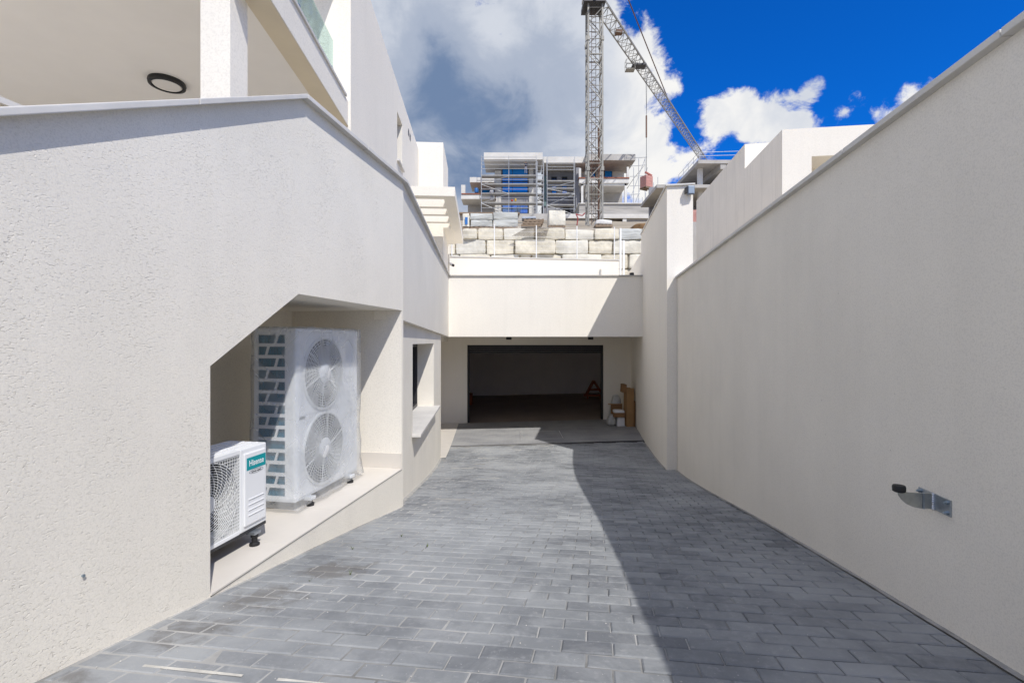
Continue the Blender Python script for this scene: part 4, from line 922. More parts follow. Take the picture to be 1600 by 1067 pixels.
def person(px, py_feet, Y, label, shirt, trousers, hair, bend=0.0):
    """one continuous skinned figure with clothes as colour zones of one mesh."""
    base = at(px, py_feet, Y); H = 1.75; k = H / 1.75
    J = {'pel': (0, 0, 0.95), 'waist': (0, -0.02 - bend * 0.1, 1.12), 'chest': (0, -0.05 - bend * 0.3, 1.33), 'neck': (0, -0.05 - bend * 0.4, 1.49), 'head': (0, -0.06 - bend * 0.45, 1.58), 'crown': (0, -0.06 - bend * 0.45, 1.71),
         'shl': (-0.17, -0.05 - bend * 0.35, 1.43), 'shr': (0.17, -0.05 - bend * 0.35, 1.43), 'ell': (-0.25, -0.12 - bend * 0.4, 1.17), 'elr': (0.27, 0.08 - bend * 0.4, 1.22), 'hal': (-0.20, -0.30 - bend * 0.4, 1.05), 'har': (0.24, 0.28 - bend * 0.3, 1.22),
         'hil': (-0.09, 0, 0.90), 'hir': (0.09, 0, 0.90), 'knl': (-0.11, -0.04, 0.50), 'knr': (0.12, 0.03, 0.50), 'fol': (-0.12, 0.0, 0.07), 'for': (0.13, 0.04, 0.07), 'tol': (-0.13, -0.13, 0.035), 'tor': (0.14, -0.09, 0.035)}
    rad = dict(pel=.14, waist=.125, chest=.155, neck=.06, head=.095, crown=.075, shl=.075, shr=.075, ell=.05, elr=.05, hal=.04, har=.04, hil=.095, hir=.095, knl=.065, knr=.065, fol=.045, tol=.035, tor=.035)
    rad['for'] = .045
    ed = [('pel', 'waist'), ('waist', 'chest'), ('chest', 'neck'), ('neck', 'head'), ('head', 'crown'), ('chest', 'shl'), ('chest', 'shr'), ('shl', 'ell'), ('shr', 'elr'), ('ell', 'hal'), ('elr', 'har'), ('pel', 'hil'), ('pel', 'hir'), ('hil', 'knl'), ('hir', 'knr'), ('knl', 'fol'), ('knr', 'for'), ('fol', 'tol'), ('for', 'tor')]
    ks = list(J); me = bpy.data.meshes.new('person'); me.from_pydata([J[q] for q in ks], [(ks.index(a), ks.index(b)) for a, b in ed], [])
    o = bpy.data.objects.new('person', me); COL.objects.link(o); md = o.modifiers.new('Skin', 'SKIN')
    for i, q in enumerate(ks): me.skin_vertices[0].data[i].radius = (rad[q], rad[q])
    me.skin_vertices[0].data[0].use_root = True
    o.modifiers.new('Sub', 'SUBSURF').levels = 1
    dg = bpy.context.evaluated_depsgraph_get(); m2 = bpy.data.meshes.new_from_object(o.evaluated_get(dg)); o.modifiers.clear(); o.data = m2
    m2.materials.clear()
    for m in (shirt, trousers, hair, mat('skin', (0.42, 0.25, 0.17), 0.6)): m2.materials.append(m)
    for p in m2.polygons:
        z = p.center.z; x = abs(p.center.x)
        p.material_index = 2 if z > 1.62 else 3 if z > 1.49 else (3 if (x > 0.19 and z < 1.20 and z > 0.95) else 0 if z > 0.97 else 1); p.use_smooth = True
    o.location = base; tag(o, label, 'person'); return o
person(821.5, 271.5, 69.75, 'worker in dark top and grey trousers on the highest scaffold deck', mat('navy_cloth', (0.02, 0.022, 0.05), 0.9), mat('grey_cloth', (0.30, 0.30, 0.36), 0.9), mat('dark_hair', (0.02, 0.015, 0.012), 0.7))
person(768.5, 314, 69.75, 'worker in pale shirt bending on the low left scaffold deck', mat('pale_cloth', (0.66, 0.68, 0.72), 0.9), mat('grey_cloth', (0.30, 0.30, 0.36), 0.9), mat('dark_hair', (0.02, 0.015, 0.012), 0.7), 0.5)
for (px, py, Y, w, h, m, lab, cat) in ((744.5, 301.6, 70.6, 0.62, 0.66, M_blue, 'blue plastic barrel on the left balcony of the unfinished villa', 'barrel'), (800, 314.8, 69.8, 0.34, 0.22, mat('red_plastic', (0.5, 0.06, 0.03), 0.5), 'small red bucket on the scaffold deck', 'bucket'), (805.5, 314.8, 69.8, 0.28, 0.38, mat('yellow_plastic', (0.6, 0.38, 0.03), 0.5), 'small yellow can on the scaffold deck', 'can'), (844, 309.5, 70.1, 0.36, 0.4, M_post, 'white bucket on the scaffold ladder tower', 'bucket')):
    q = at(px, py, Y); n = 'barrel' if cat == 'barrel' else cat
    o = MB().lathe(q, (0, 0, 1), [(w * 0.42, 0), (w * 0.5, h * 0.3), (w * 0.5, h * 0.7), (w * 0.45, h), (w * 0.40, h), (w * 0.38, h * 0.9)], 14).build(n, m, None, loc=q); tag(o, lab, cat)

# ------------------------------------------------------------------ tower crane
CR = empty('tower_crane', (7.74, 45.6, 10.8), 'tall grey lattice tower crane with a long jib over the building site', 'crane')
def crane():
    x0, x1, y0, y1 = 7.10, 8.42, 45.0, 46.3; zb, zt = 10.75, 31.4; ph = 1.45; n = int((zt - zb) / ph)
    for (x, y) in ((x0, y0), (x1, y0), (x1, y1), (x0, y1)): MB().box(x - 0.075, x + 0.075, y - 0.075, y + 0.075, zb, zt).build('mast_leg', M_crane, CR)
    dgn = MB()
    for i in range(n + 1):
        rg = MB(); z = zb + i * ph; thick = 0.075 if i % 8 == 3 else 0.04
        for (a, b) in (((x0, y0), (x1, y0)), ((x1, y0), (x1, y1)), ((x1, y1), (x0, y1)), ((x0, y1), (x0, y0))): rg.tube((*a, z), (*b, z), thick, 5)
        rg.build('mast_frame', M_crane, CR)
        if i < n:
            for (a, b) in (((x0, y0), (x1, y0)), ((x1, y0), (x1, y1)), ((x1, y1), (x0, y1)), ((x0, y1), (x0, y0))):
                p, q = (a, b) if i % 2 else (b, a); dgn.tube((*p, z), (*q, z + ph), 0.045, 5)
    dgn.build('mast_bracing', M_crane, CR)
    # collars where mast sections are pinned together
    for zc in (zb + 5.3, zb + 17.4):
        for (x, y) in ((x0, y0), (x1, y0), (x1, y1), (x0, y1)): MB().box(x - 0.13, x + 0.13, y - 0.13, y + 0.13, zc - 0.18, zc + 0.18).build('mast_collar', M_crane, CR)
    ld = MB()
    for dx in (-0.2, 0.2): ld.tube((7.76 + dx, y1 - 0.35, zb), (7.76 + dx, y1 - 0.35, zt), 0.025, 5)
    for i in range(int((zt - zb) / 0.35)): ld.tube((7.56, y1 - 0.35, zb + 0.35 * i), (7.96, y1 - 0.35, zb + 0.35 * i), 0.018, 4)
    ld.build('ladder', M_crust, CR)
    cb = MB(); cb.path([(8.2, 45.9, zb), (8.25, 45.95, zb + 6), (8.2, 45.9, zb + 9.5)], 0.09, 6); cb.build('power_cable', M_crust, CR)
    # slewing platform and tower top
    MB().box(x0 - 0.45, x1 + 0.25, y0 - 0.35, y1 + 0.35, zt, zt + 0.45).build('slewing_ring', M_dark, CR)
    top = Vector((7.9, 45.7, 40.0)); tm = MB()
    for (x, y) in ((x0, y0), (x1, y0), (x1, y1), (x0, y1)): tm.tube((x, y, zt + 0.45), top, 0.07, 5)
    for k in (0.25, 0.5, 0.75):
        c = [Vector((x, y, zt + 0.45)).lerp(top, k) for (x, y) in ((x0, y0), (x1, y0), (x1, y1), (x0, y1))]
        for i in range(4): tm.tube(c[i], c[(i + 1) % 4], 0.04, 5)
    tm.build('tower_head', M_crane, CR)
    MB().box(6.6, 7.05, 44.6, 45.9, zt + 0.5, zt + 2.4).build('driver_cab', M_post, CR)
    # jib
    P0 = Vector((8.55, 45.9, 31.5)); d = Vector((0.57, 1.0, 0.115)).normalized(); L = 66.0; side = Vector((d.y, -d.x, 0)).normalized(); up = side.cross(d).normalized()
    if up.z < 0: up = -up
    ch = MB(); br = MB(); hw, hh = 0.62, 1.25; pn = 1.35; n = int(L / pn)
    A = lambda s: P0 + d * s - side * hw; B = lambda s: P0 + d * s + side * hw; T = lambda s: P0 + d * s + up * hh
    ch.tube(A(0), A(L), 0.075, 5).tube(B(0), B(L), 0.075, 5).tube(T(0), T(L), 0.09, 5); ch.build('jib_chords', M_crane, CR)
    for i in range(n):
        s = i * pn; m = s + pn / 2
        br.tube(A(s), T(m), 0.035, 4).tube(T(m), A(s + pn), 0.035, 4).tube(B(s), T(m), 0.035, 4).tube(T(m), B(s + pn), 0.035, 4)
        br.tube(A(s), B(s), 0.035, 4)
        br.tube(A(s), B(s + pn), 0.03, 4) if i % 2 else br.tube(B(s), A(s + pn), 0.03, 4)
    br.build('jib_bracing', M_crane, CR)
    # counter jib, out of the frame
    cj = MB(); 
    for sgn in (-1, 1): cj.tube(Vector((7.76, 45.65, 31.9)) + side * hw * sgn, Vector((7.76, 45.65, 31.9)) - d * 14 + side * hw * sgn, 0.12, 5)
    cj.build('counter_jib', M_crane, CR); c = Vector((7.76, 45.65, 31.0)) - d * 13; MB().box(c.x - 0.6, c.x + 0.6, c.y - 1.2, c.y + 1.2, c.z - 1.6, c.z + 0.9).build('counterweight', M_conc, CR)
    s_tie = 29.0; MB().tube(top, T(s_tie), 0.07, 6).build('pendant_bar', M_crust, CR)
    MB().tube(top, Vector((7.76, 45.65, 31.9)) - d * 12, 0.06, 6).build('rear_pendant', M_crust, CR)
    # platforms on the jib, trolley with its cage
    for s in (5.2,): MB().box(*(lambda q: (q.x - 0.35, q.x + 0.35, q.y - 0.3, q.y + 0.3, q.z - 0.02, q.z + 0.30))(P0 + d * s)).build('jib_winch', M_crust, CR)
    sT = 13.2; q = P0 + d * sT
    MB().box(q.x - 0.85, q.x + 0.75, q.y - 0.5, q.y + 0.5, q.z - 0.32, q.z - 0.14).build('trolley', M_dark, CR)
    cg = MB(); cx, cy, cz = q.x - 1.15, q.y - 0.3, q.z - 0.9
    for (a, b) in ((0, 0), (1, 0), (1, 1), (0, 1)): cg.tube((cx - 0.5 + a, cy - 0.4 + b * 0.8, cz), (cx - 0.5 + a, cy - 0.4 + b * 0.8, cz + 1.1), 0.03, 4)
    for z in (cz, cz + 0.55, cz + 1.1):
        for i, (a, b) in enumerate(((0, 0), (1, 0), (1, 1), (0, 1))):
            e = ((1, 0), (1, 1), (0, 1), (0, 0))[i]; cg.tube((cx - 0.5 + a, cy - 0.4 + b * 0.8, z), (cx - 0.5 + e[0], cy - 0.4 + e[1] * 0.8, z), 0.03, 4)
    cg.box(cx - 0.5, cx + 0.5, cy - 0.4, cy + 0.4, cz - 0.03, cz + 0.03); cg.build('trolley_cage', M_crane, CR)
    # hoist rope, hook block and fork
    lo = at(1010, 278, q.y); rp = MB(); rp.tube((lo.x - 0.08, q.y, q.z - 0.3), (lo.x, q.y, at(0, 182, q.y).z), 0.02, 5).tube((lo.x + 0.08, q.y, q.z - 0.3), (lo.x, q.y, at(0, 182, q.y).z), 0.02, 5).tube((lo.x, q.y, at(0, 215, q.y).z), (lo.x, q.y, at(0, 271, q.y).z), 0.03, 5)
    rp.build('hoist_rope', M_dark, CR)
    MB().box(lo.x - 0.07, lo.x + 0.07, q.y - 0.07, q.y + 0.1, at(0, 215, q.y).z, at(0, 181, q.y).z).build('hook_block', M_crust, CR)
    MB().tube((lo.x - 0.15, q.y, at(0, 269, q.y).z), (lo.x + 0.65, q.y, at(0, 275, q.y).z), 0.13, 6).build('lifting_beam', mat('pink_lifting_beam', (0.42, 0.16, 0.13), 0.6), CR)
    return q.y, lo
yl, lo = crane()
def load():
    a, b = at(999, 296, yl), at(1018.5, 276, yl); t = empty('hanging_brick_pack', ((a.x + b.x) / 2, yl, a.z), 'pink wrapped pack of bricks on a pallet hanging from the crane', 'load')
    fr = lambda x, y, z: (lo.x + x * 0.86 - y * 0.5, yl + x * 0.5 + y * 0.86, z)
    for i in range(4):
        z0 = a.z + 0.18 + (b.z - a.z - 0.2) * i / 4; MB().box(-0.55, 0.55, -0.5, 0.5, z0 + 0.004, z0 + (b.z - a.z - 0.2) / 4, fr).build('brick_layer', M_brickp, t, bevel=0.02)
    for i in range(5): MB().box(-0.58 + 0.26 * i, -0.46 + 0.26 * i, -0.52, 0.52, a.z + 0.12, a.z + 0.178, fr).build('pallet_board', M_wood, t)
    for i in range(3): MB().box(-0.58, 0.58, -0.52 + 0.46 * i, -0.40 + 0.46 * i, a.z, a.z + 0.119, fr).build('pallet_bearer', M_wood, t)
    MB().tube((lo.x, yl, a.z + 0.9 * (b.z - a.z)), (lo.x, yl, at(0, 274, yl).z), 0.03, 5).build('sling', M_dark, t)
load()

# ------------------------------------------------------------------ neighbour house and slab building on the right
NH = empty('neighbour_house', (8, 14, -1), 'plain white neighbouring house rising behind the right wall', 'house')
def neighbour():
    T = 0.14; n = math.hypot(1, T)
    def fr(x, y, z): return (6.70 + x / n + y * T / n, 12.0 - x * T / n + y / n, z)
    zt = 5.25; mb = MB(); ox0, ox1, oz0, oz1 = 0.68, 3.0, 2.3, 4.55
    f = lambda poly: mb.add([fr(x, 0, z) for x, z in poly], [tuple(range(len(poly)))])
    f([(0, -3), (ox0, -3), (ox0, oz0), (ox0, oz1), (ox0, zt), (0, zt)]); f([(ox0, oz1), (ox1, oz1), (ox1, zt), (ox0, zt)]); f([(ox0, -3), (ox1, -3), (ox1, oz0), (ox0, oz0)]); f([(ox1, -3), (6, -3), (6, zt), (ox1, zt), (ox1, oz1), (ox1, oz0)])
    for (a, b) in (((ox0, oz0), (ox0, oz1)), ((ox0, oz1), (ox1, oz1)), ((ox1, oz1), (ox1, oz0)), ((ox1, oz0), (ox0, oz0))): mb.add([fr(a[0], 0, a[1]), fr(b[0], 0, b[1]), fr(b[0], 0.9, b[1]), fr(a[0], 0.9, a[1])], [(0, 1, 2, 3)])
    mb.add([fr(ox0, 0.9, oz0), fr(ox1, 0.9, oz0), fr(ox1, 0.9, oz1), fr(ox0, 0.9, oz1)], [(0, 1, 2, 3)])
    mb.add([fr(0, 0, zt), fr(6, 0, zt), fr(6, 2.76, zt), fr(0, 2.76, zt)], [(0, 1, 2, 3)])
    mb.add([fr(6, 0, -3), fr(6, 0, zt), fr(6, 9, zt), fr(6, 9, -3)], [(0, 1, 2, 3)])
    mb.build('front_wall', M_house, NH)
    mb = MB(); mb.add([fr(0, 0, -3), fr(0, 0, zt), fr(0, 2.75, zt), fr(0, 2.75, 6.0), fr(0, 8.9, 6.05), fr(0, 8.9, -3)], [(0, 1, 2, 3, 4, 5)]); mb.build('side_wall', M_stain, NH)
    mb = MB(); mb.add([fr(0.001, 2.751, zt - 0.01), fr(6, 2.751, zt - 0.01), fr(6, 2.751, 6.0), fr(0.001, 2.751, 6.0)], [(0, 1, 2, 3)]); mb.add([fr(0, 2.75, 6.0), fr(6, 2.75, 6.0), fr(6, 8.9, 6.05), fr(0, 8.9, 6.05)], [(0, 1, 2, 3)]); mb.add([fr(0, 8.9, -3), fr(0, 8.9, 6.05), fr(6, 8.9, 6.05), fr(6, 8.9, -3)], [(0, 1, 2, 3)])
    mb.build('upper_wall', M_house, NH)
neighbour()
UB = empty('unfinished_slab_house', (11, 31, 5), 'raw concrete frame with thin overhanging slabs right of the tall wall end', 'building')
def slab_house():
    q = at(1091, 250, 30); u = 0.07
    def slab(name, c, L, w, th): 
        k = 0.04; MB().hexa([Vector((c.x + dx + k * dy, c.y + dy, c.z + dz)) for dz in (-th, 0) for (dx, dy) in ((0, 0), (w, 0), (w, L), (0, L))]).build(name, M_conc, UB)
    slab('upper_slab', q, 4.6, 9, 0.22)
    MB().box(q.x + 1.4, q.x + 1.75, 30.05, 34.5, q.z - 0.55, q.z - 0.222).build('downstand_beam', M_conc, UB)
    r = at(1026, 288.5, 30); slab('lower_slab', r, 4.4, 6, 0.20)
    for (px, Y, y0, y1) in ((1095, 30.8, 251, 312), (1140, 30.8, 251, 312)):
        a, b = at(px - 3.2, y1, Y), at(px + 3.2, y0, Y); MB().box(a.x, b.x, Y, Y + 0.28, a.z, q.z - 0.225).build('column', M_concl, UB)
    for px in (1046, 1075): a = at(px, 320, 32); MB().box(a.x, a.x + 0.3, 32, 32.3, 5.9, r.z - 0.2).build('column', M_conc, UB)
    MB().box(r.x + 0.8, r.x + 8, 34.3, 34.6, 5.5, q.z - 0.3).build('rear_wall', M_concd, UB)
    rl = MB(); 
    for i in range(5):
        y = 30.1 + i * 1.05; x = q.x + 0.1 + 0.04 * (y - 30); rl.tube((x, y, q.z), (x, y, q.z + 0.55), 0.018, 5); x2 = r.x + 0.1 + 0.04 * (y - 30); rl.tube((x2, y, r.z), (x2, y, r.z + 0.5), 0.018, 5)
    for h in (0.28, 0.55): rl.tube((q.x + 0.1, 30.1, q.z + h), (q.x + 0.27, 34.3, q.z + h), 0.014, 5)
    rl.tube((q.x + 0.1, 30.1, q.z + 0.5), (q.x + 3.5, 30.1, q.z + 0.6), 0.014, 5); rl.tube((q.x + 0.1, 30.1, q.z + 0.28), (q.x + 3.5, 30.1, q.z + 0.36), 0.014, 5)
    rl.build('guard_rail', M_scaf, UB)
slab_house()
t_ = at(1087, 337, 24); pk = MB().add(*rock(t_.x - 0.25, t_.x + 0.5, 24, 24.8, t_.z - 0.35, t_.z + 0.3, 12, 0.04, rnd=0.05)).build('brick_pack', M_brickp, None, smooth=True, loc=(t_.x, 24.4, t_.z - 0.35)); tag(pk, 'pink wrapped brick pack glimpsed between tall wall and neighbour house', 'brick pack')
pk2 = MB().box(t_.x - 1.0, t_.x + 2.0, 23.8, 25.0, -3.2, t_.z - 0.36).build('concrete_plinth', M_conc, None, loc=(t_.x, 24.4, -3.2)); tag(pk2, 'raw concrete plinth glimpsed between tall wall and neighbour house', 'plinth')

# ------------------------------------------------------------------ air conditioners in the niche
def disc_grille(mb, c, fr, rad, nring, nrad, swirl, r_in, wire, nseg=40):
    """concentric wires with curved radial blades; fr(a, b, d) maps panel coordinates to the world."""
    for i in range(nring):
        r = r_in + (rad - r_in) * (i + 1) / nring
        pts = [fr(c[0] + r * math.cos(2 * math.pi * k / nseg), c[1] + r * math.sin(2 * math.pi * k / nseg), 0.0) for k in range(nseg + 1)]
        mb.path(pts, wire, 4)
    for k in range(nrad):
        pts = []
        for j in range(7):
            r = r_in + (rad - r_in) * j / 6; t = 2 * math.pi * k / nrad + swirl * (j / 6); pts.append(fr(c[0] + r * math.cos(t), c[1] + r * math.sin(t), -0.004))
        mb.path(pts, wire, 4)

def small_ac():
    zb = ZL + 0.095; h = 0.555; u0, u1 = 2.19, 2.975; v1 = -2.215; v0 = v1 - 0.29
    t = empty('small_air_conditioner', W((u0 + u1) / 2, (v0 + v1) / 2, ZL), 'small white single-fan air conditioner unit with teal maker label in the niche', 'air conditioner')
    def fr(a, b, d): return W(u0 + a, v1 + d, zb + b)          # a along the front, b up, d outwards
    w = u1 - u0
    def fbox(mb, a0, a1, b0, b1, d0, d1): return mb.hexa([fr(a, b, d) for b in (b0, b1) for (a, d) in ((a0, d1), (a1, d1), (a1, d0), (a0, d0))])
    # casing: sides, back, top and a front frame around the fan opening
    fo0, fo1 = 0.03, 0.535                                     # fan opening along a
    mb = MB(); fbox(mb, 0, w, 0.02, h, -0.29, -0.16); mb.build('casing_back', M_acw, t, bevel=0.006)
    mb = MB(); fbox(mb, fo1, w, 0.02, h, -0.158, 0.0); mb.build('casing_front', M_acw, t, bevel=0.010)
    mb = MB(); fbox(mb, 0, fo1 - 0.001, h - 0.03, h, -0.158, 0.0); fbox(mb, 0, fo1 - 0.001, 0.02, 0.045, -0.158, 0.0); fbox(mb, 0, fo0, 0.046, h - 0.031, -0.158, 0.0); mb.build('fan_surround', M_acw, t, bevel=0.004)
    for i in range(5): mb = MB(); d = -0.04 - 0.052 * i; fbox(mb, 0.02, w - 0.03, h, h + 0.006, d - 0.014, d); mb.build('top_rib', M_acw, t, bevel=0.002)
    mb = MB(); fbox(mb, 0.0, w, 0.0, 0.019, -0.285, -0.004); mb.build('base_tray', M_dark, t)
    # raised panel, its grooves and the label
    mb = MB(); fbox(mb, fo1 + 0.028, w - 0.022, 0.055, h - 0.035, 0.001, 0.012); mb.build('front_panel', M_acw, t, bevel=0.009)
    for i in range(4): mb = MB(); b = 0.115 + 0.034 * i; fbox(mb, fo1 + 0.06, w - 0.045, b, b + 0.006, 0.0121, 0.0165); mb.build('panel_rib', M_acw, t, bevel=0.002)
    la, lb, b0, b1 = fo1 + 0.045, w - 0.026, h - 0.145, h - 0.065
    mb = MB(); fbox(mb, la, lb, b0, b1, 0.0122, 0.0135); mb.build('maker_label', mat('teal_print', (0.0, 0.30, 0.33), 0.35), t)
    def text(s, size, a, b, d, m, name, sx=1.0):
        cu = bpy.data.curves.new(name, 'FONT'); cu.body = s; cu.size = size; cu.align_x = 'CENTER'; cu.align_y = 'CENTER'; cu.extrude = 0.0004; cu.offset = size * 0.012
        o = bpy.data.objects.new(name, cu); COL.objects.link(o); dg = bpy.context.evaluated_depsgraph_get(); me = bpy.data.meshes.new_from_object(o.evaluated_get(dg)); bpy.data.objects.remove(o)
        o = bpy.data.objects.new(name, me); me.materials.clear(); me.materials.append(m); COL.objects.link(o); o.parent = t
        X = W(1, 0, 0); Z = W(0, 1, 0); Y = Vector((0, 0, 1)); p = fr(a, b, d) - t.location
        o.matrix_local = Matrix(((X.x * sx, Y.x, Z.x, p.x), (X.y * sx, Y.y, Z.y, p.y), (X.z * sx, Y.z, Z.z, p.z), (0, 0, 0, 1))); return o
    text('Hisense', 0.054, (la + lb) / 2, (b0 + b1) / 2, 0.0142, mat('white_print', (0.85, 0.86, 0.86), 0.4), 'label_lettering', 0.82)
    text('Inverter expert', 0.017, (la + lb) / 2, b0 - 0.018, 0.0126, M_black, 'small_lettering', 0.85)
    mb = MB(); ca, cb_ = (la + lb) / 2, b0 - 0.018
    pts = [fr(ca + 0.066 * math.cos(2 * math.pi * k / 28), cb_ + 0.012 * math.sin(2 * math.pi * k / 28), 0.0128) for k in range(29)]; mb.path(pts, 0.0009, 4); mb.build('oval_mark', M_black, t)
    # fan behind a square wire grille with swirling blades
    c = ((fo0 + fo1) / 2, (0.045 + h - 0.03) / 2); rad = 0.245
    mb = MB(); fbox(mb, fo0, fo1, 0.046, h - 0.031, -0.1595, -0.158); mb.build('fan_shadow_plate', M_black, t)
    mb = MB()
    for k in range(5):
        a0 = 2 * math.pi * k / 5; pts = []
        for j in range(6):
            r = 0.05 + 0.16 * j / 5
            for s in (0, 1): pts.append(fr(c[0] + r * math.cos(a0 + s * 0.7 + j * 0.05), c[1] + r * math.sin(a0 + s * 0.7 + j * 0.05), -0.13 + s * 0.06))
        mb.add(pts, [(2 * j, 2 * j + 1, 2 * j + 3, 2 * j + 2) for j in range(5)])
    mb.build('fan_blade', M_dark, t)
    mb = MB(); disc_grille(mb, c, lambda a, b, d: fr(a, b, d - 0.004), 0.238, 13, 24, 0.9, 0.05, 0.0021)
    # corner fill of the square grille
    for i in range(26):
        a = fo0 + (fo1 - fo0) * i / 25
        for (bb0, bb1) in ((0.046, h - 0.031),):
            dy = math.sqrt(max(0, 0.238 ** 2 - (a - c[0]) ** 2))
            for (q0, q1) in ((bb0, c[1] - dy), (c[1] + dy, bb1)):
                if q1 - q0 > 0.01: mb.tube(fr(a, q0, -0.004), fr(a, q1, -0.004), 0.0018, 4)
    for i in range(24):
        b = 0.05 + (h - 0.085) * i / 23; dx = math.sqrt(max(0, 0.238 ** 2 - (b - c[1]) ** 2))
        for (q0, q1) in ((fo0, c[0] - dx), (c[0] + dx, fo1)):
            if q1 - q0 > 0.01: mb.tube(fr(q0, b, -0.004), fr(q1, b, -0.004), 0.0018, 4)
    mb.lathe(fr(c[0], c[1], -0.010), W(0, 1, 0), [(0.052, 0), (0.052, 0.010), (0.045, 0.013)], 24)
    mb.build('fan_grille', mat('white_grille_wire', (0.74, 0.75, 0.75), 0.4), t)
    for a in (0.11, w - 0.13):
        for d in (-0.26, 0.0):
            f_ = MB(); fbox(f_, a - 0.03, a + 0.03, -0.02, -0.001, d - 0.03, d + 0.035); fo = f_.build('foot', M_galv, t, bevel=0.003)
            q = fr(a, -0.095, d + 0.01); MB().lathe(q, (0, 0, 1), [(0.032, 0.0), (0.032, 0.012), (0.018, 0.022), (0.018, 0.05), (0.024, 0.056), (0.024, 0.074)], 14).build('rubber_mount', M_rubber, fo)
small_ac()

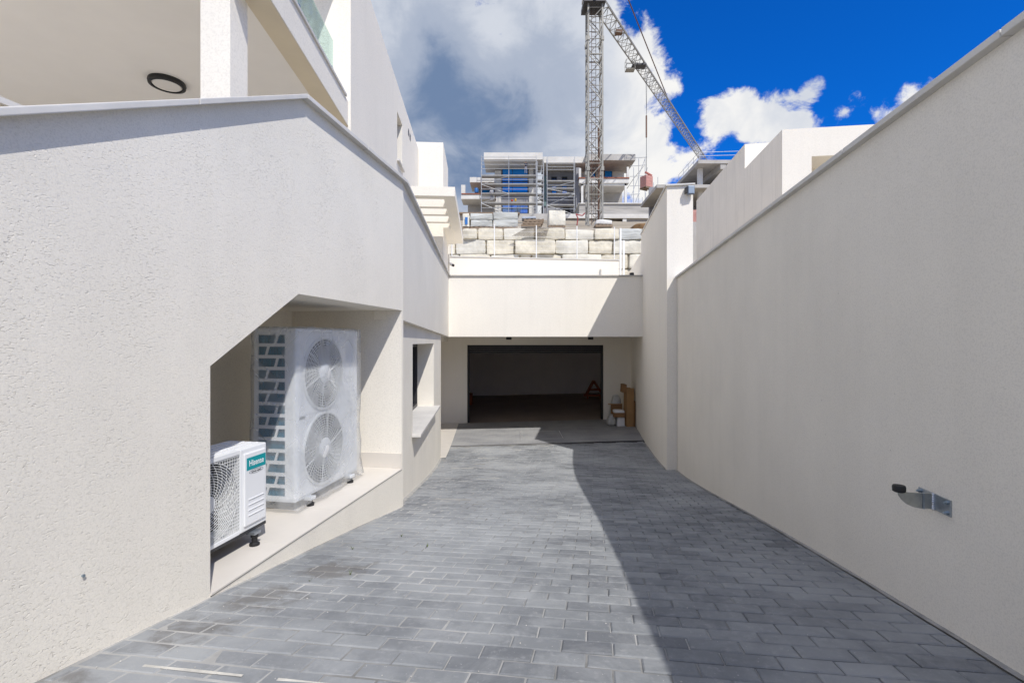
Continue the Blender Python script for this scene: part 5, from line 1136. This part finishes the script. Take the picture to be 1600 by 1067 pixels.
def big_ac():
    zb = ZL + 0.075; h = 1.335; u0, u1 = 3.44, 4.43; v1 = -2.31; dp = 0.36; v0 = v1 - dp; w = u1 - u0
    t = empty('tall_air_conditioner', W((u0 + u1) / 2, (v0 + v1) / 2, ZL), 'tall white twin-fan heat pump with blue coil side in the niche', 'heat pump')
    def fr(a, b, d): return W(u0 + a, v1 + d, zb + b)
    def fbox(mb, a0, a1, b0, b1, d0, d1): return mb.hexa([fr(a, b, d) for b in (b0, b1) for (a, d) in ((a0, d1), (a1, d1), (a1, d0), (a0, d0))])
    fc = [(0.40, 0.985), (0.40, 0.345)]; fr_ = 0.30
    # front sheet with two round openings: a ring of quads around each opening
    mb = MB(); n = 48
    for (ca, cb) in fc:
        b0, b1 = (0.665, h) if cb > 0.6 else (0.02, 0.664); a0, a1 = 0.04, 0.76
        inner = []; outer = []
        for k in range(n):
            t_ = 2 * math.pi * k / n; cx_, cy_ = math.cos(t_), math.sin(t_); inner.append((ca + fr_ * cx_, cb + fr_ * cy_))
            s = min(((a1 - ca) / cx_ if cx_ > 1e-6 else (a0 - ca) / cx_ if cx_ < -1e-6 else 9), ((b1 - cb) / cy_ if cy_ > 1e-6 else (b0 - cb) / cy_ if cy_ < -1e-6 else 9)); outer.append((ca + s * cx_, cb + s * cy_))
        base = len(mb.v); mb.v += [tuple(fr(*p, 0)) for p in inner] + [tuple(fr(*p, 0)) for p in outer] + [tuple(fr(*p, -0.05)) for p in inner]
        for k in range(n): mb.f += [(base + k, base + (k + 1) % n, base + n + (k + 1) % n, base + n + k), (base + k, base + 2 * n + k, base + 2 * n + (k + 1) % n, base + (k + 1) % n)]
        # corners missed by the radial division
        for (aa, bb) in ((a0, b0), (a1, b0), (a1, b1), (a0, b1)):
            near = sorted(range(n), key=lambda k: (outer[k][0] - aa) ** 2 + (outer[k][1] - bb) ** 2)[:2]
            mb.add([fr(aa, bb, -0.0004), fr(*outer[near[0]], -0.0004), fr(*outer[near[1]], -0.0004)], [(0, 1, 2)])
    fbox(mb, 0.761, w, 0.02, h, -0.05, 0.0); fbox(mb, 0.0, 0.0395, 0.02, h, -0.05, 0.0)
    mb.build('front_casing', M_acw, t)
    mb = MB(); fbox(mb, -0.004, w + 0.004, h, h + 0.028, -dp - 0.004, 0.006); mb.build('top_cover', M_acw, t, bevel=0.010)
    mb = MB(); fbox(mb, 0.0, w, 0.0, 0.0195, -dp, -0.001); mb.build('base_tray', M_acg, t)
    mb = MB(); fbox(mb, w - 0.02, w, 0.02, h, -dp, -0.051); fbox(mb, 0.03, w - 0.021, 0.02, h, -dp, -dp + 0.02); mb.build('rear_casing', M_acw, t)
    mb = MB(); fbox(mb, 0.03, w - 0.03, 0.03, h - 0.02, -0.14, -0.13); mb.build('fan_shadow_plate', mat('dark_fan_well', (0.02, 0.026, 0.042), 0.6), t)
    # side facing the drive entrance: coil behind a moulded guard with slanted openings
    mb = MB(); fbox(mb, 0.02, 0.03, 0.03, h - 0.02, -dp + 0.02, -0.052); mb.build('coil', M_fin, t)
    gp = MB()
    def g(d, b, a=0.0): return fr(a, b, -d)
    dL, dM, dR = 0.0505, 0.085, 0.325                          # guard from front edge to rear edge (depth d behind the front)
    def bar(p, q, wd, a0=0.0, a1=0.012):                       # flat bar in the side plane, wd in height/depth
        (d0, b0), (d1, b1) = p, q; L = math.hypot(d1 - d0, b1 - b0); nx, ny = -(b1 - b0) / L * wd / 2, (d1 - d0) / L * wd / 2
        gp.hexa([fr(a, b, -d) for a in (a0, a1) for (d, b) in ((d0 + nx, b0 + ny), (d1 + nx, b1 + ny), (d1 - nx, b1 - ny), (d0 - nx, b0 - ny))])
    rows = 14; bh = (h - 0.04) / rows
    bar((dL + 0.02, 0.02), (dL + 0.02, h), 0.04); bar((dR + 0.018, 0.02), (dR + 0.018, h), 0.034)
    for i in range(rows + 1): bar((dL + 0.03, 0.03 + i * bh), (dR + 0.01, 0.03 + i * bh), 0.026, -0.001, 0.010)
    for i in range(rows):
        b0, b1 = 0.03 + i * bh, 0.03 + (i + 1) * bh; m = dL + 0.04 + (0.075 if i % 2 else 0.155); bar((m + 0.014, b0), (m - 0.014, b1), 0.018, -0.0005, 0.009)
    gp.build('coil_guard', M_acw, t, bevel=0.0)
    # grilles and hubs
    for (ca, cb) in fc:
        mb = MB(); disc_grille(mb, (ca, cb), lambda a, b, d: fr(a, b, d + 0.012), fr_ - 0.006, 10, 40, 0.25, 0.085, 0.0038, 48)
        pts = [fr(ca + (fr_ + 0.004) * math.cos(2 * math.pi * k / 48), cb + (fr_ + 0.004) * math.sin(2 * math.pi * k / 48), 0.006) for k in range(49)]; mb.path(pts, 0.009, 6)
        for k in range(6):
            th = 2 * math.pi * (k + 0.25) / 6; mb.tube(fr(ca + 0.08 * math.cos(th), cb + 0.08 * math.sin(th), 0.016), fr(ca + fr_ * math.cos(th + 0.1), cb + fr_ * math.sin(th + 0.1), 0.010), 0.0048, 5)
        gr_ = mb.build('fan_grille', mat('white_grille_wire', (0.74, 0.75, 0.75), 0.4), t)
        MB().lathe(fr(ca, cb, 0.008), W(0, 1, 0), [(0.088, 0), (0.088, 0.008), (0.08, 0.013), (0.0, 0.015)], 32).build('hub', M_acw, gr_, smooth=True)
        mb = MB()
        for k in range(3):
            a0 = 2 * math.pi * k / 3; pts = []
            for j in range(7):
                r = 0.07 + 0.21 * j / 6
                for s in (0, 1): pts.append(fr(ca + r * math.cos(a0 + s * 1.25 + j * 0.06), cb + r * math.sin(a0 + s * 1.25 + j * 0.06), -0.11 + s * 0.05))
            mb.add(pts, [(2 * j, 2 * j + 1, 2 * j + 3, 2 * j + 2) for j in range(6)])
        mb.build('fan_blade', mat('grey_fan_blade', (0.10, 0.115, 0.15), 0.5), t)
    for (b, l) in ((0.64, 0.075),): mb = MB(); fbox(mb, 0.05, 0.05 + l, b, b + 0.02, 0.0005, 0.003); mb.build('name_plate', mat('silver_plate', (0.45, 0.46, 0.47), 0.3, metal=0.6), t)
    for i in range(6): mb = MB(); b = 0.70 + i * 0.045; fbox(mb, 0.79, 0.93, b, b + 0.006, 0.0005, 0.004); mb.build('service_panel_rib', M_acw, t)
    for a in (0.17, w - 0.17):
        for d in (-dp + 0.03, 0.0):
            mb = MB(); fbox(mb, a - 0.035, a + 0.035, -0.025, -0.0005, d - 0.04, d + 0.05); ft = mb.build('foot', M_acg, t, bevel=0.003)
            q = fr(a, -0.075, d + 0.02); MB().lathe(q, (0, 0, 1), [(0.03, 0), (0.03, 0.02), (0.02, 0.03), (0.02, 0.0495)], 14).build('rubber_mount', M_rubber, ft)
    # plastic film: a loose, creased bag around the unit
    U0, U1, V0, V1, Z0, Z1 = u0 - 0.016, u1 + 0.03, v0 - 0.02, v1 + 0.026, ZL + 0.035, zb + h + 0.036
    nu, nv, nz = 22, 10, 34; vs = []; fs = []
    ring = []
    r = 0.03
    cor = [(U0, V1), (U1, V1), (U1, V0), (U0, V0)]; cnt = [nu, nv, nu, nv]
    for i in range(4):
        (ua, va), (ub, vb) = cor[i], cor[(i + 1) % 4]
        for k in range(cnt[i]): s = k / cnt[i]; ring.append((ua + (ub - ua) * s, va + (vb - va) * s))
    cu, cv = (U0 + U1) / 2, (V0 + V1) / 2; nr = len(ring)
    def crease(u, v, z):
        q = Vector((u * 2.6, v * 2.6, z * 1.6)); a = mnoise.noise(q * 1.7) * 0.012 + (0.25 - abs(mnoise.noise(q * 2.3))) * 0.022
        return a
    for j in range(nz + 1):
        z = Z0 + (Z1 - Z0) * j / nz; tt = (z - Z0) / (Z1 - Z0)
        for (u, v) in ring:
            du, dv = u - cu, v - cv; l = math.hypot(du / (U1 - U0), dv / (V1 - V0)); du, dv = du / abs((U1 - U0)), dv / abs((V1 - V0)); ll = math.hypot(du, dv)
            k = max(-0.012, crease(u, v, z)) + (0.035 if tt < 0.12 else 0) * (0.12 - tt) / 0.12 + 0.018 * max(0, (abs(du) + abs(dv) - 0.85)) * (0.5 + mnoise.noise(Vector((z * 5, u, v))))
            if tt < 0.08: k += 0.02 * mnoise.noise(Vector((u * 9, v * 9, 2)))
            vs.append(W(u + du / ll * k, v + dv / ll * k, z + 0.012 * mnoise.noise(Vector((u * 4, v * 4, 3))) * (1 if j in (0, nz) else 0)))
    for j in range(nz):
        for k in range(nr): fs.append((j * nr + k, j * nr + (k + 1) % nr, (j + 1) * nr + (k + 1) % nr, (j + 1) * nr + k))
    # gathered top
    b0 = nz * nr; lev = b0; 
    for (s, dz) in ((0.86, 0.006), (0.55, 0.004), (0.2, 0.007)):
        st = len(vs)
        for (u, v) in ring: vs.append(W(cu + (u - cu) * s, cv + (v - cv) * s, Z1 + dz + 0.010 * abs(mnoise.noise(Vector((u * 6, v * 6, s * 3))))))
        for k in range(nr): fs.append((lev + k, lev + (k + 1) % nr, st + (k + 1) % nr, st + k))
        lev = st
    fs.append(tuple(lev + k for k in range(nr)))
    o = MB().add(vs, fs).build('plastic_wrap', M_film, None, smooth=False, loc=W(cu, cv, Z0))
    for p in o.data.polygons: p.use_smooth = True
    tag(o, 'creased translucent plastic film wrapped round the tall heat pump', 'plastic wrap')
big_ac()

# ------------------------------------------------------------------ gate stop on the right wall
def gate_stop():
    yc = 2.235; n = Vector((-1, TR, 0)).normalized(); d = Vector((TR, 1, 0)).normalized(); o0 = Vector((xright_wall(yc), yc, -0.738))
    t = empty('gate_stop', o0, 'galvanised steel gate stop with black rubber buffer bolted to the right wall', 'gate stop')
    fr = lambda a, b, e: o0 + d * a + Vector((0, 0, b)) + n * e   # a along the wall, b up, e out
    def fbox(mb, a0, a1, b0, b1, e0, e1): return mb.hexa([fr(a, b, e) for b in (b0, b1) for (a, e) in ((a0, e0), (a1, e0), (a1, e1), (a0, e1))])
    mb = MB(); fbox(mb, -0.105, 0.105, -0.037, 0.037, 0.0, 0.006); mb.build('wall_plate', M_galv, t, bevel=0.002)
    for (a, b) in ((-0.088, -0.023), (-0.088, 0.023), (0.088, -0.023), (0.088, 0.023)):
        bo = MB().lathe(fr(a, b, 0.006), n, [(0.011, 0), (0.011, 0.003), (0.0085, 0.0032), (0.0085, 0.011), (0.005, 0.0112), (0.005, 0.018)], 6).build('bolt', M_zinc, t)
    # blade: quarter-round plate standing out from the wall
    pts = [(0.006, 0.036), (0.155, 0.036), (0.150, 0.018), (0.138, 0.0), (0.118, -0.018), (0.092, -0.030), (0.062, -0.036), (0.006, -0.036)]
    MB().prism([fr(0.0, b, e) for e, b in pts], d * 0.006).build('blade', mat('brushed_steel', (0.46, 0.47, 0.44), 0.36, 0.15, 30, metal=0.8), t, bevel=0.001)
    mb = MB(); fbox(mb, -0.006, -0.0005, -0.036, 0.036, 0.045, 0.052); mb.build('stiffener', M_galv, t)
    rg = random.Random(2)
    for i in range(9): b = -0.033 + 0.0083 * i; MB().lathe(fr(-0.001, b, 0.009), d, [(0.003, -0.006), (0.006 + rg.uniform(-.001, .002), -0.003), (0.004, 0.001)], 7).build('weld_bead', M_weld, t, smooth=True)
    MB().lathe(fr(0.003, 0.036, 0.148), Vector((0, 0, 1)), [(0.020, 0), (0.026, 0.004), (0.027, 0.024), (0.024, 0.031), (0.012, 0.033)], 20).build('rubber_buffer', M_rubber, t, smooth=True)
gate_stop()

# ------------------------------------------------------------------ clutter beside the garage door, trestle inside
def clutter():
    Y = 14.1; xw = xpillar(Y); zf = gzxy(3.4, Y)
    t = empty('tall_carton', (xw - 0.2, Y, zf), 'tall open brown cardboard carton leaning by the garage door', 'carton')
    lean = lambda x, y, z: (x + 0.02 * (z - zf), y + 0.04 * (z - zf), z)
    x0, x1 = xw - 0.26, xw - 0.06
    mb = MB(); mb.box(x0, x1, Y, Y + 0.012, zf + 0.003, zf + 1.12, lean); mb.box(x0, x0 + 0.012, Y + 0.0125, Y + 0.42, zf + 0.003, zf + 1.12, lean); mb.box(x1 - 0.012, x1, Y + 0.0125, Y + 0.42, zf + 0.003, zf + 1.08, lean); mb.box(x0, x1, Y + 0.4205, Y + 0.432, zf + 0.003, zf + 1.10, lean)
    mb.build('carton_body', M_card, t)
    MB().hexa([lean(x0 - 0.11, Y + 0.1, zf + 0.98), lean(x0 - 0.002, Y + 0.05, zf + 0.98), lean(x0 - 0.002, Y + 0.4, zf + 0.98), lean(x0 - 0.11, Y + 0.42, zf + 0.98), lean(x0 - 0.10, Y + 0.1, zf + 1.22), lean(x0 - 0.0, Y + 0.05, zf + 1.22), lean(x0 - 0.0, Y + 0.4, zf + 1.22), lean(x0 - 0.10, Y + 0.42, zf + 1.22)]).build('raised_flap', M_cardd, t)
    MB().box(x1 + 0.012, x1 + 0.03, Y - 0.05, Y + 0.5, zf + 0.003, zf + 0.75, lean).build('flat_sheet', M_cardd, t)
    # open box on a white block, with a sheet of foam in it
    yb = Y + 0.08; xb1 = x0 - 0.02; xb0 = xb1 - 0.36
    zf2 = gzxy(xb0, yb)
    w = MB().box(xb0 + 0.14, xb1 - 0.01, yb + 0.05, yb + 0.4, zf2 + 0.002, zf2 + 0.27).build('white_block', mat('white_foam', (0.74, 0.74, 0.75), 0.8, 0.05, 8), None, loc=(xb0 + 0.2, yb, zf2), bevel=0.01); tag(w, 'white foam block under the small open carton by the garage door', 'foam block')
    t2 = empty('small_carton', (xb0, yb, zf2 + 0.275), 'small open brown carton with raised flap beside the tall carton', 'carton')
    z0 = zf2 + 0.275; mb = MB(); mb.box(xb0 + 0.02, xb1, yb, yb + 0.012, z0, z0 + 0.13); mb.box(xb0 + 0.02, xb0 + 0.032, yb + 0.0125, yb + 0.42, z0, z0 + 0.13); mb.box(xb1 - 0.012, xb1, yb + 0.0125, yb + 0.42, z0, z0 + 0.13); mb.box(xb0 + 0.033, xb1 - 0.013, yb + 0.0125, yb + 0.42, z0, z0 + 0.012); mb.box(xb0 + 0.02, xb1, yb + 0.4205, yb + 0.432, z0, z0 + 0.32)
    mb.build('carton_body', M_cardd, t2); MB().hexa([(xb0 - 0.07, yb + 0.38, z0 + 0.322), (xb1, yb + 0.38, z0 + 0.322), (xb1, yb + 0.43, z0 + 0.322), (xb0 - 0.07, yb + 0.43, z0 + 0.322), (xb0 - 0.07, yb + 0.38, z0 + 0.345), (xb1, yb + 0.38, z0 + 0.345), (xb1, yb + 0.43, z0 + 0.345), (xb0 - 0.07, yb + 0.43, z0 + 0.345)]).build('flap', M_card, t2)
    o = MB().add(*rock(xb0 + 0.04, xb1 - 0.02, yb + 0.02, yb + 0.3, z0 + 0.10, z0 + 0.20, 5, 0.02, rnd=0.04)).build('foam_sheet', mat('white_foam', (0.74, 0.74, 0.75), 0.8), None, smooth=True, loc=(xb0 + .2, yb, z0 + 0.1)); tag(o, 'crumpled white foam sheet lying in the small carton', 'foam sheet')
    # clear plastic bag slumped behind, and one on the floor
    for (xa, ya, za, wx, hz, sd, lab) in ((xb0 + 0.22, yb + 0.62, gzxy(xb0, yb + 0.6) + 0.0, 0.20, 0.88, 3, 'milky plastic bag propped behind the small carton'), (xb0 + 0.0, yb + 0.22, zf2, 0.13, 0.33, 9, 'small milky plastic bag on the floor left of the foam block')):
        bm_v, bm_f = rock(xa - wx, xa + wx, ya - 0.14, ya + 0.14, za + 0.01, za + hz, sd, 0.05, rnd=0.12)
        bm_v = [Vector((xa + (p.x - xa) * (1 - 0.75 * max(0, (p.z - za) / hz - 0.5) * 1.3), p.y, p.z)) for p in bm_v]
        o = MB().add(bm_v, bm_f).build('plastic_bag', mat('milky_bag', (0.45, 0.45, 0.43), 0.35, 0.15, 10, 0.5, 20, 0.03), None, smooth=True, loc=(xa, ya, za)); tag(o, lab, 'bag')
    # trestle in the garage
    c = at(929, 615, 21.0); zf3 = gzxy(c.x, 21) + 0.006; t3 = empty('timber_trestle', (c.x, 21.0, zf3), 'red-brown triangular timber frame at the back of the garage', 'trestle')
    z0 = zf3 + 0.16; a_, b_, p_ = Vector((c.x - 0.36, 21, z0)), Vector((c.x + 0.40, 21, z0)), Vector((c.x - 0.02, 21, z0 + 0.62))
    for (q0, q1) in ((a_, p_), (b_, p_), (a_ - Vector((0.08, 0, 0)), b_ + Vector((0.08, 0, 0))), (p_.lerp(a_, 0.6), p_.lerp(b_, 0.6))):
        dd = (q1 - q0).normalized(); nn = Vector((-dd.z, 0, dd.x)) * 0.035
        MB().hexa([q0 - nn, q1 - nn, q1 - nn + Vector((0, 0.3, 0)), q0 - nn + Vector((0, 0.3, 0)), q0 + nn, q1 + nn, q1 + nn + Vector((0, 0.3, 0)), q0 + nn + Vector((0, 0.3, 0))]).build('timber', M_redwood, t3)
    for x in (c.x - 0.28, c.x + 0.28): MB().box(x - 0.03, x + 0.03, 21.1, 21.16, zf3, z0 - 0.036).build('leg', M_redwood, t3)
    q = at(734, 615, 20); o = MB().box(q.x - 0.3, q.x + 0.08, 20, 20.5, gzxy(q.x, 20) + 0.006, gzxy(q.x, 20) + 0.47).build('wooden_box', M_redwood, None, loc=(q.x, 20, gzxy(q.x, 20) + 0.006), bevel=0.01); tag(o, 'dark wooden box just inside the left edge of the garage door', 'box')
clutter()
# loose grit and a few tufts on the paving
def grit():
    rg = random.Random(11); mb = MB()
    for i in range(420):
        u = rg.uniform(1.3, 7.5); vl, vr = vbounds(u); v = vl + 0.05 + abs(rg.gauss(0, 0.9)) if rg.random() < 0.7 else rg.uniform(vl, vr)
        if v > vr - 0.05: continue
        s = rg.uniform(0.0015, 0.0045); c = W(u, v, gz(u, v) + s * 0.5)
        vs = [c + Vector((rg.uniform(.6, 1.2) * s * x, rg.uniform(.6, 1.2) * s * y, s * 0.7 * z)) for (x, y, z) in ((1, 0, 0), (-1, 0, 0), (0, 1, 0), (0, -1, 0), (0, 0, 1), (0, 0, -1))]
        mb.add(vs, [(0, 2, 4), (2, 1, 4), (1, 3, 4), (3, 0, 4), (2, 0, 5), (1, 2, 5), (3, 1, 5), (0, 3, 5)])
    o = mb.build('loose_grit', mat('pale_grit', (0.55, 0.53, 0.49), 0.9, 0.3, 40), None); tag(o, 'fine pale grit scattered over the pavers', 'grit', kind='stuff')
    mb = MB()
    for i in range(5):
        u, v = ((2.55, -1.62), (3.2, -1.7), (3.35, -1.2), (2.7, -1.45), (3.6, -1.5))[i]
        for k in range(7):
            a = rg.uniform(0, 6.28); l = rg.uniform(0.012, 0.03); c = W(u, v, gz(u, v)); tip = c + Vector((math.cos(a) * l * 0.7, math.sin(a) * l * 0.7, l)); sd = Vector((-math.sin(a), math.cos(a), 0)) * 0.0025
            mb.add([c - sd, c + sd, tip], [(0, 1, 2)])
    o = mb.build('joint_weeds', mat('weed_green', (0.10, 0.14, 0.03), 0.8), None); tag(o, 'tiny green weeds in the paving joints', 'weeds', kind='stuff')
grit()
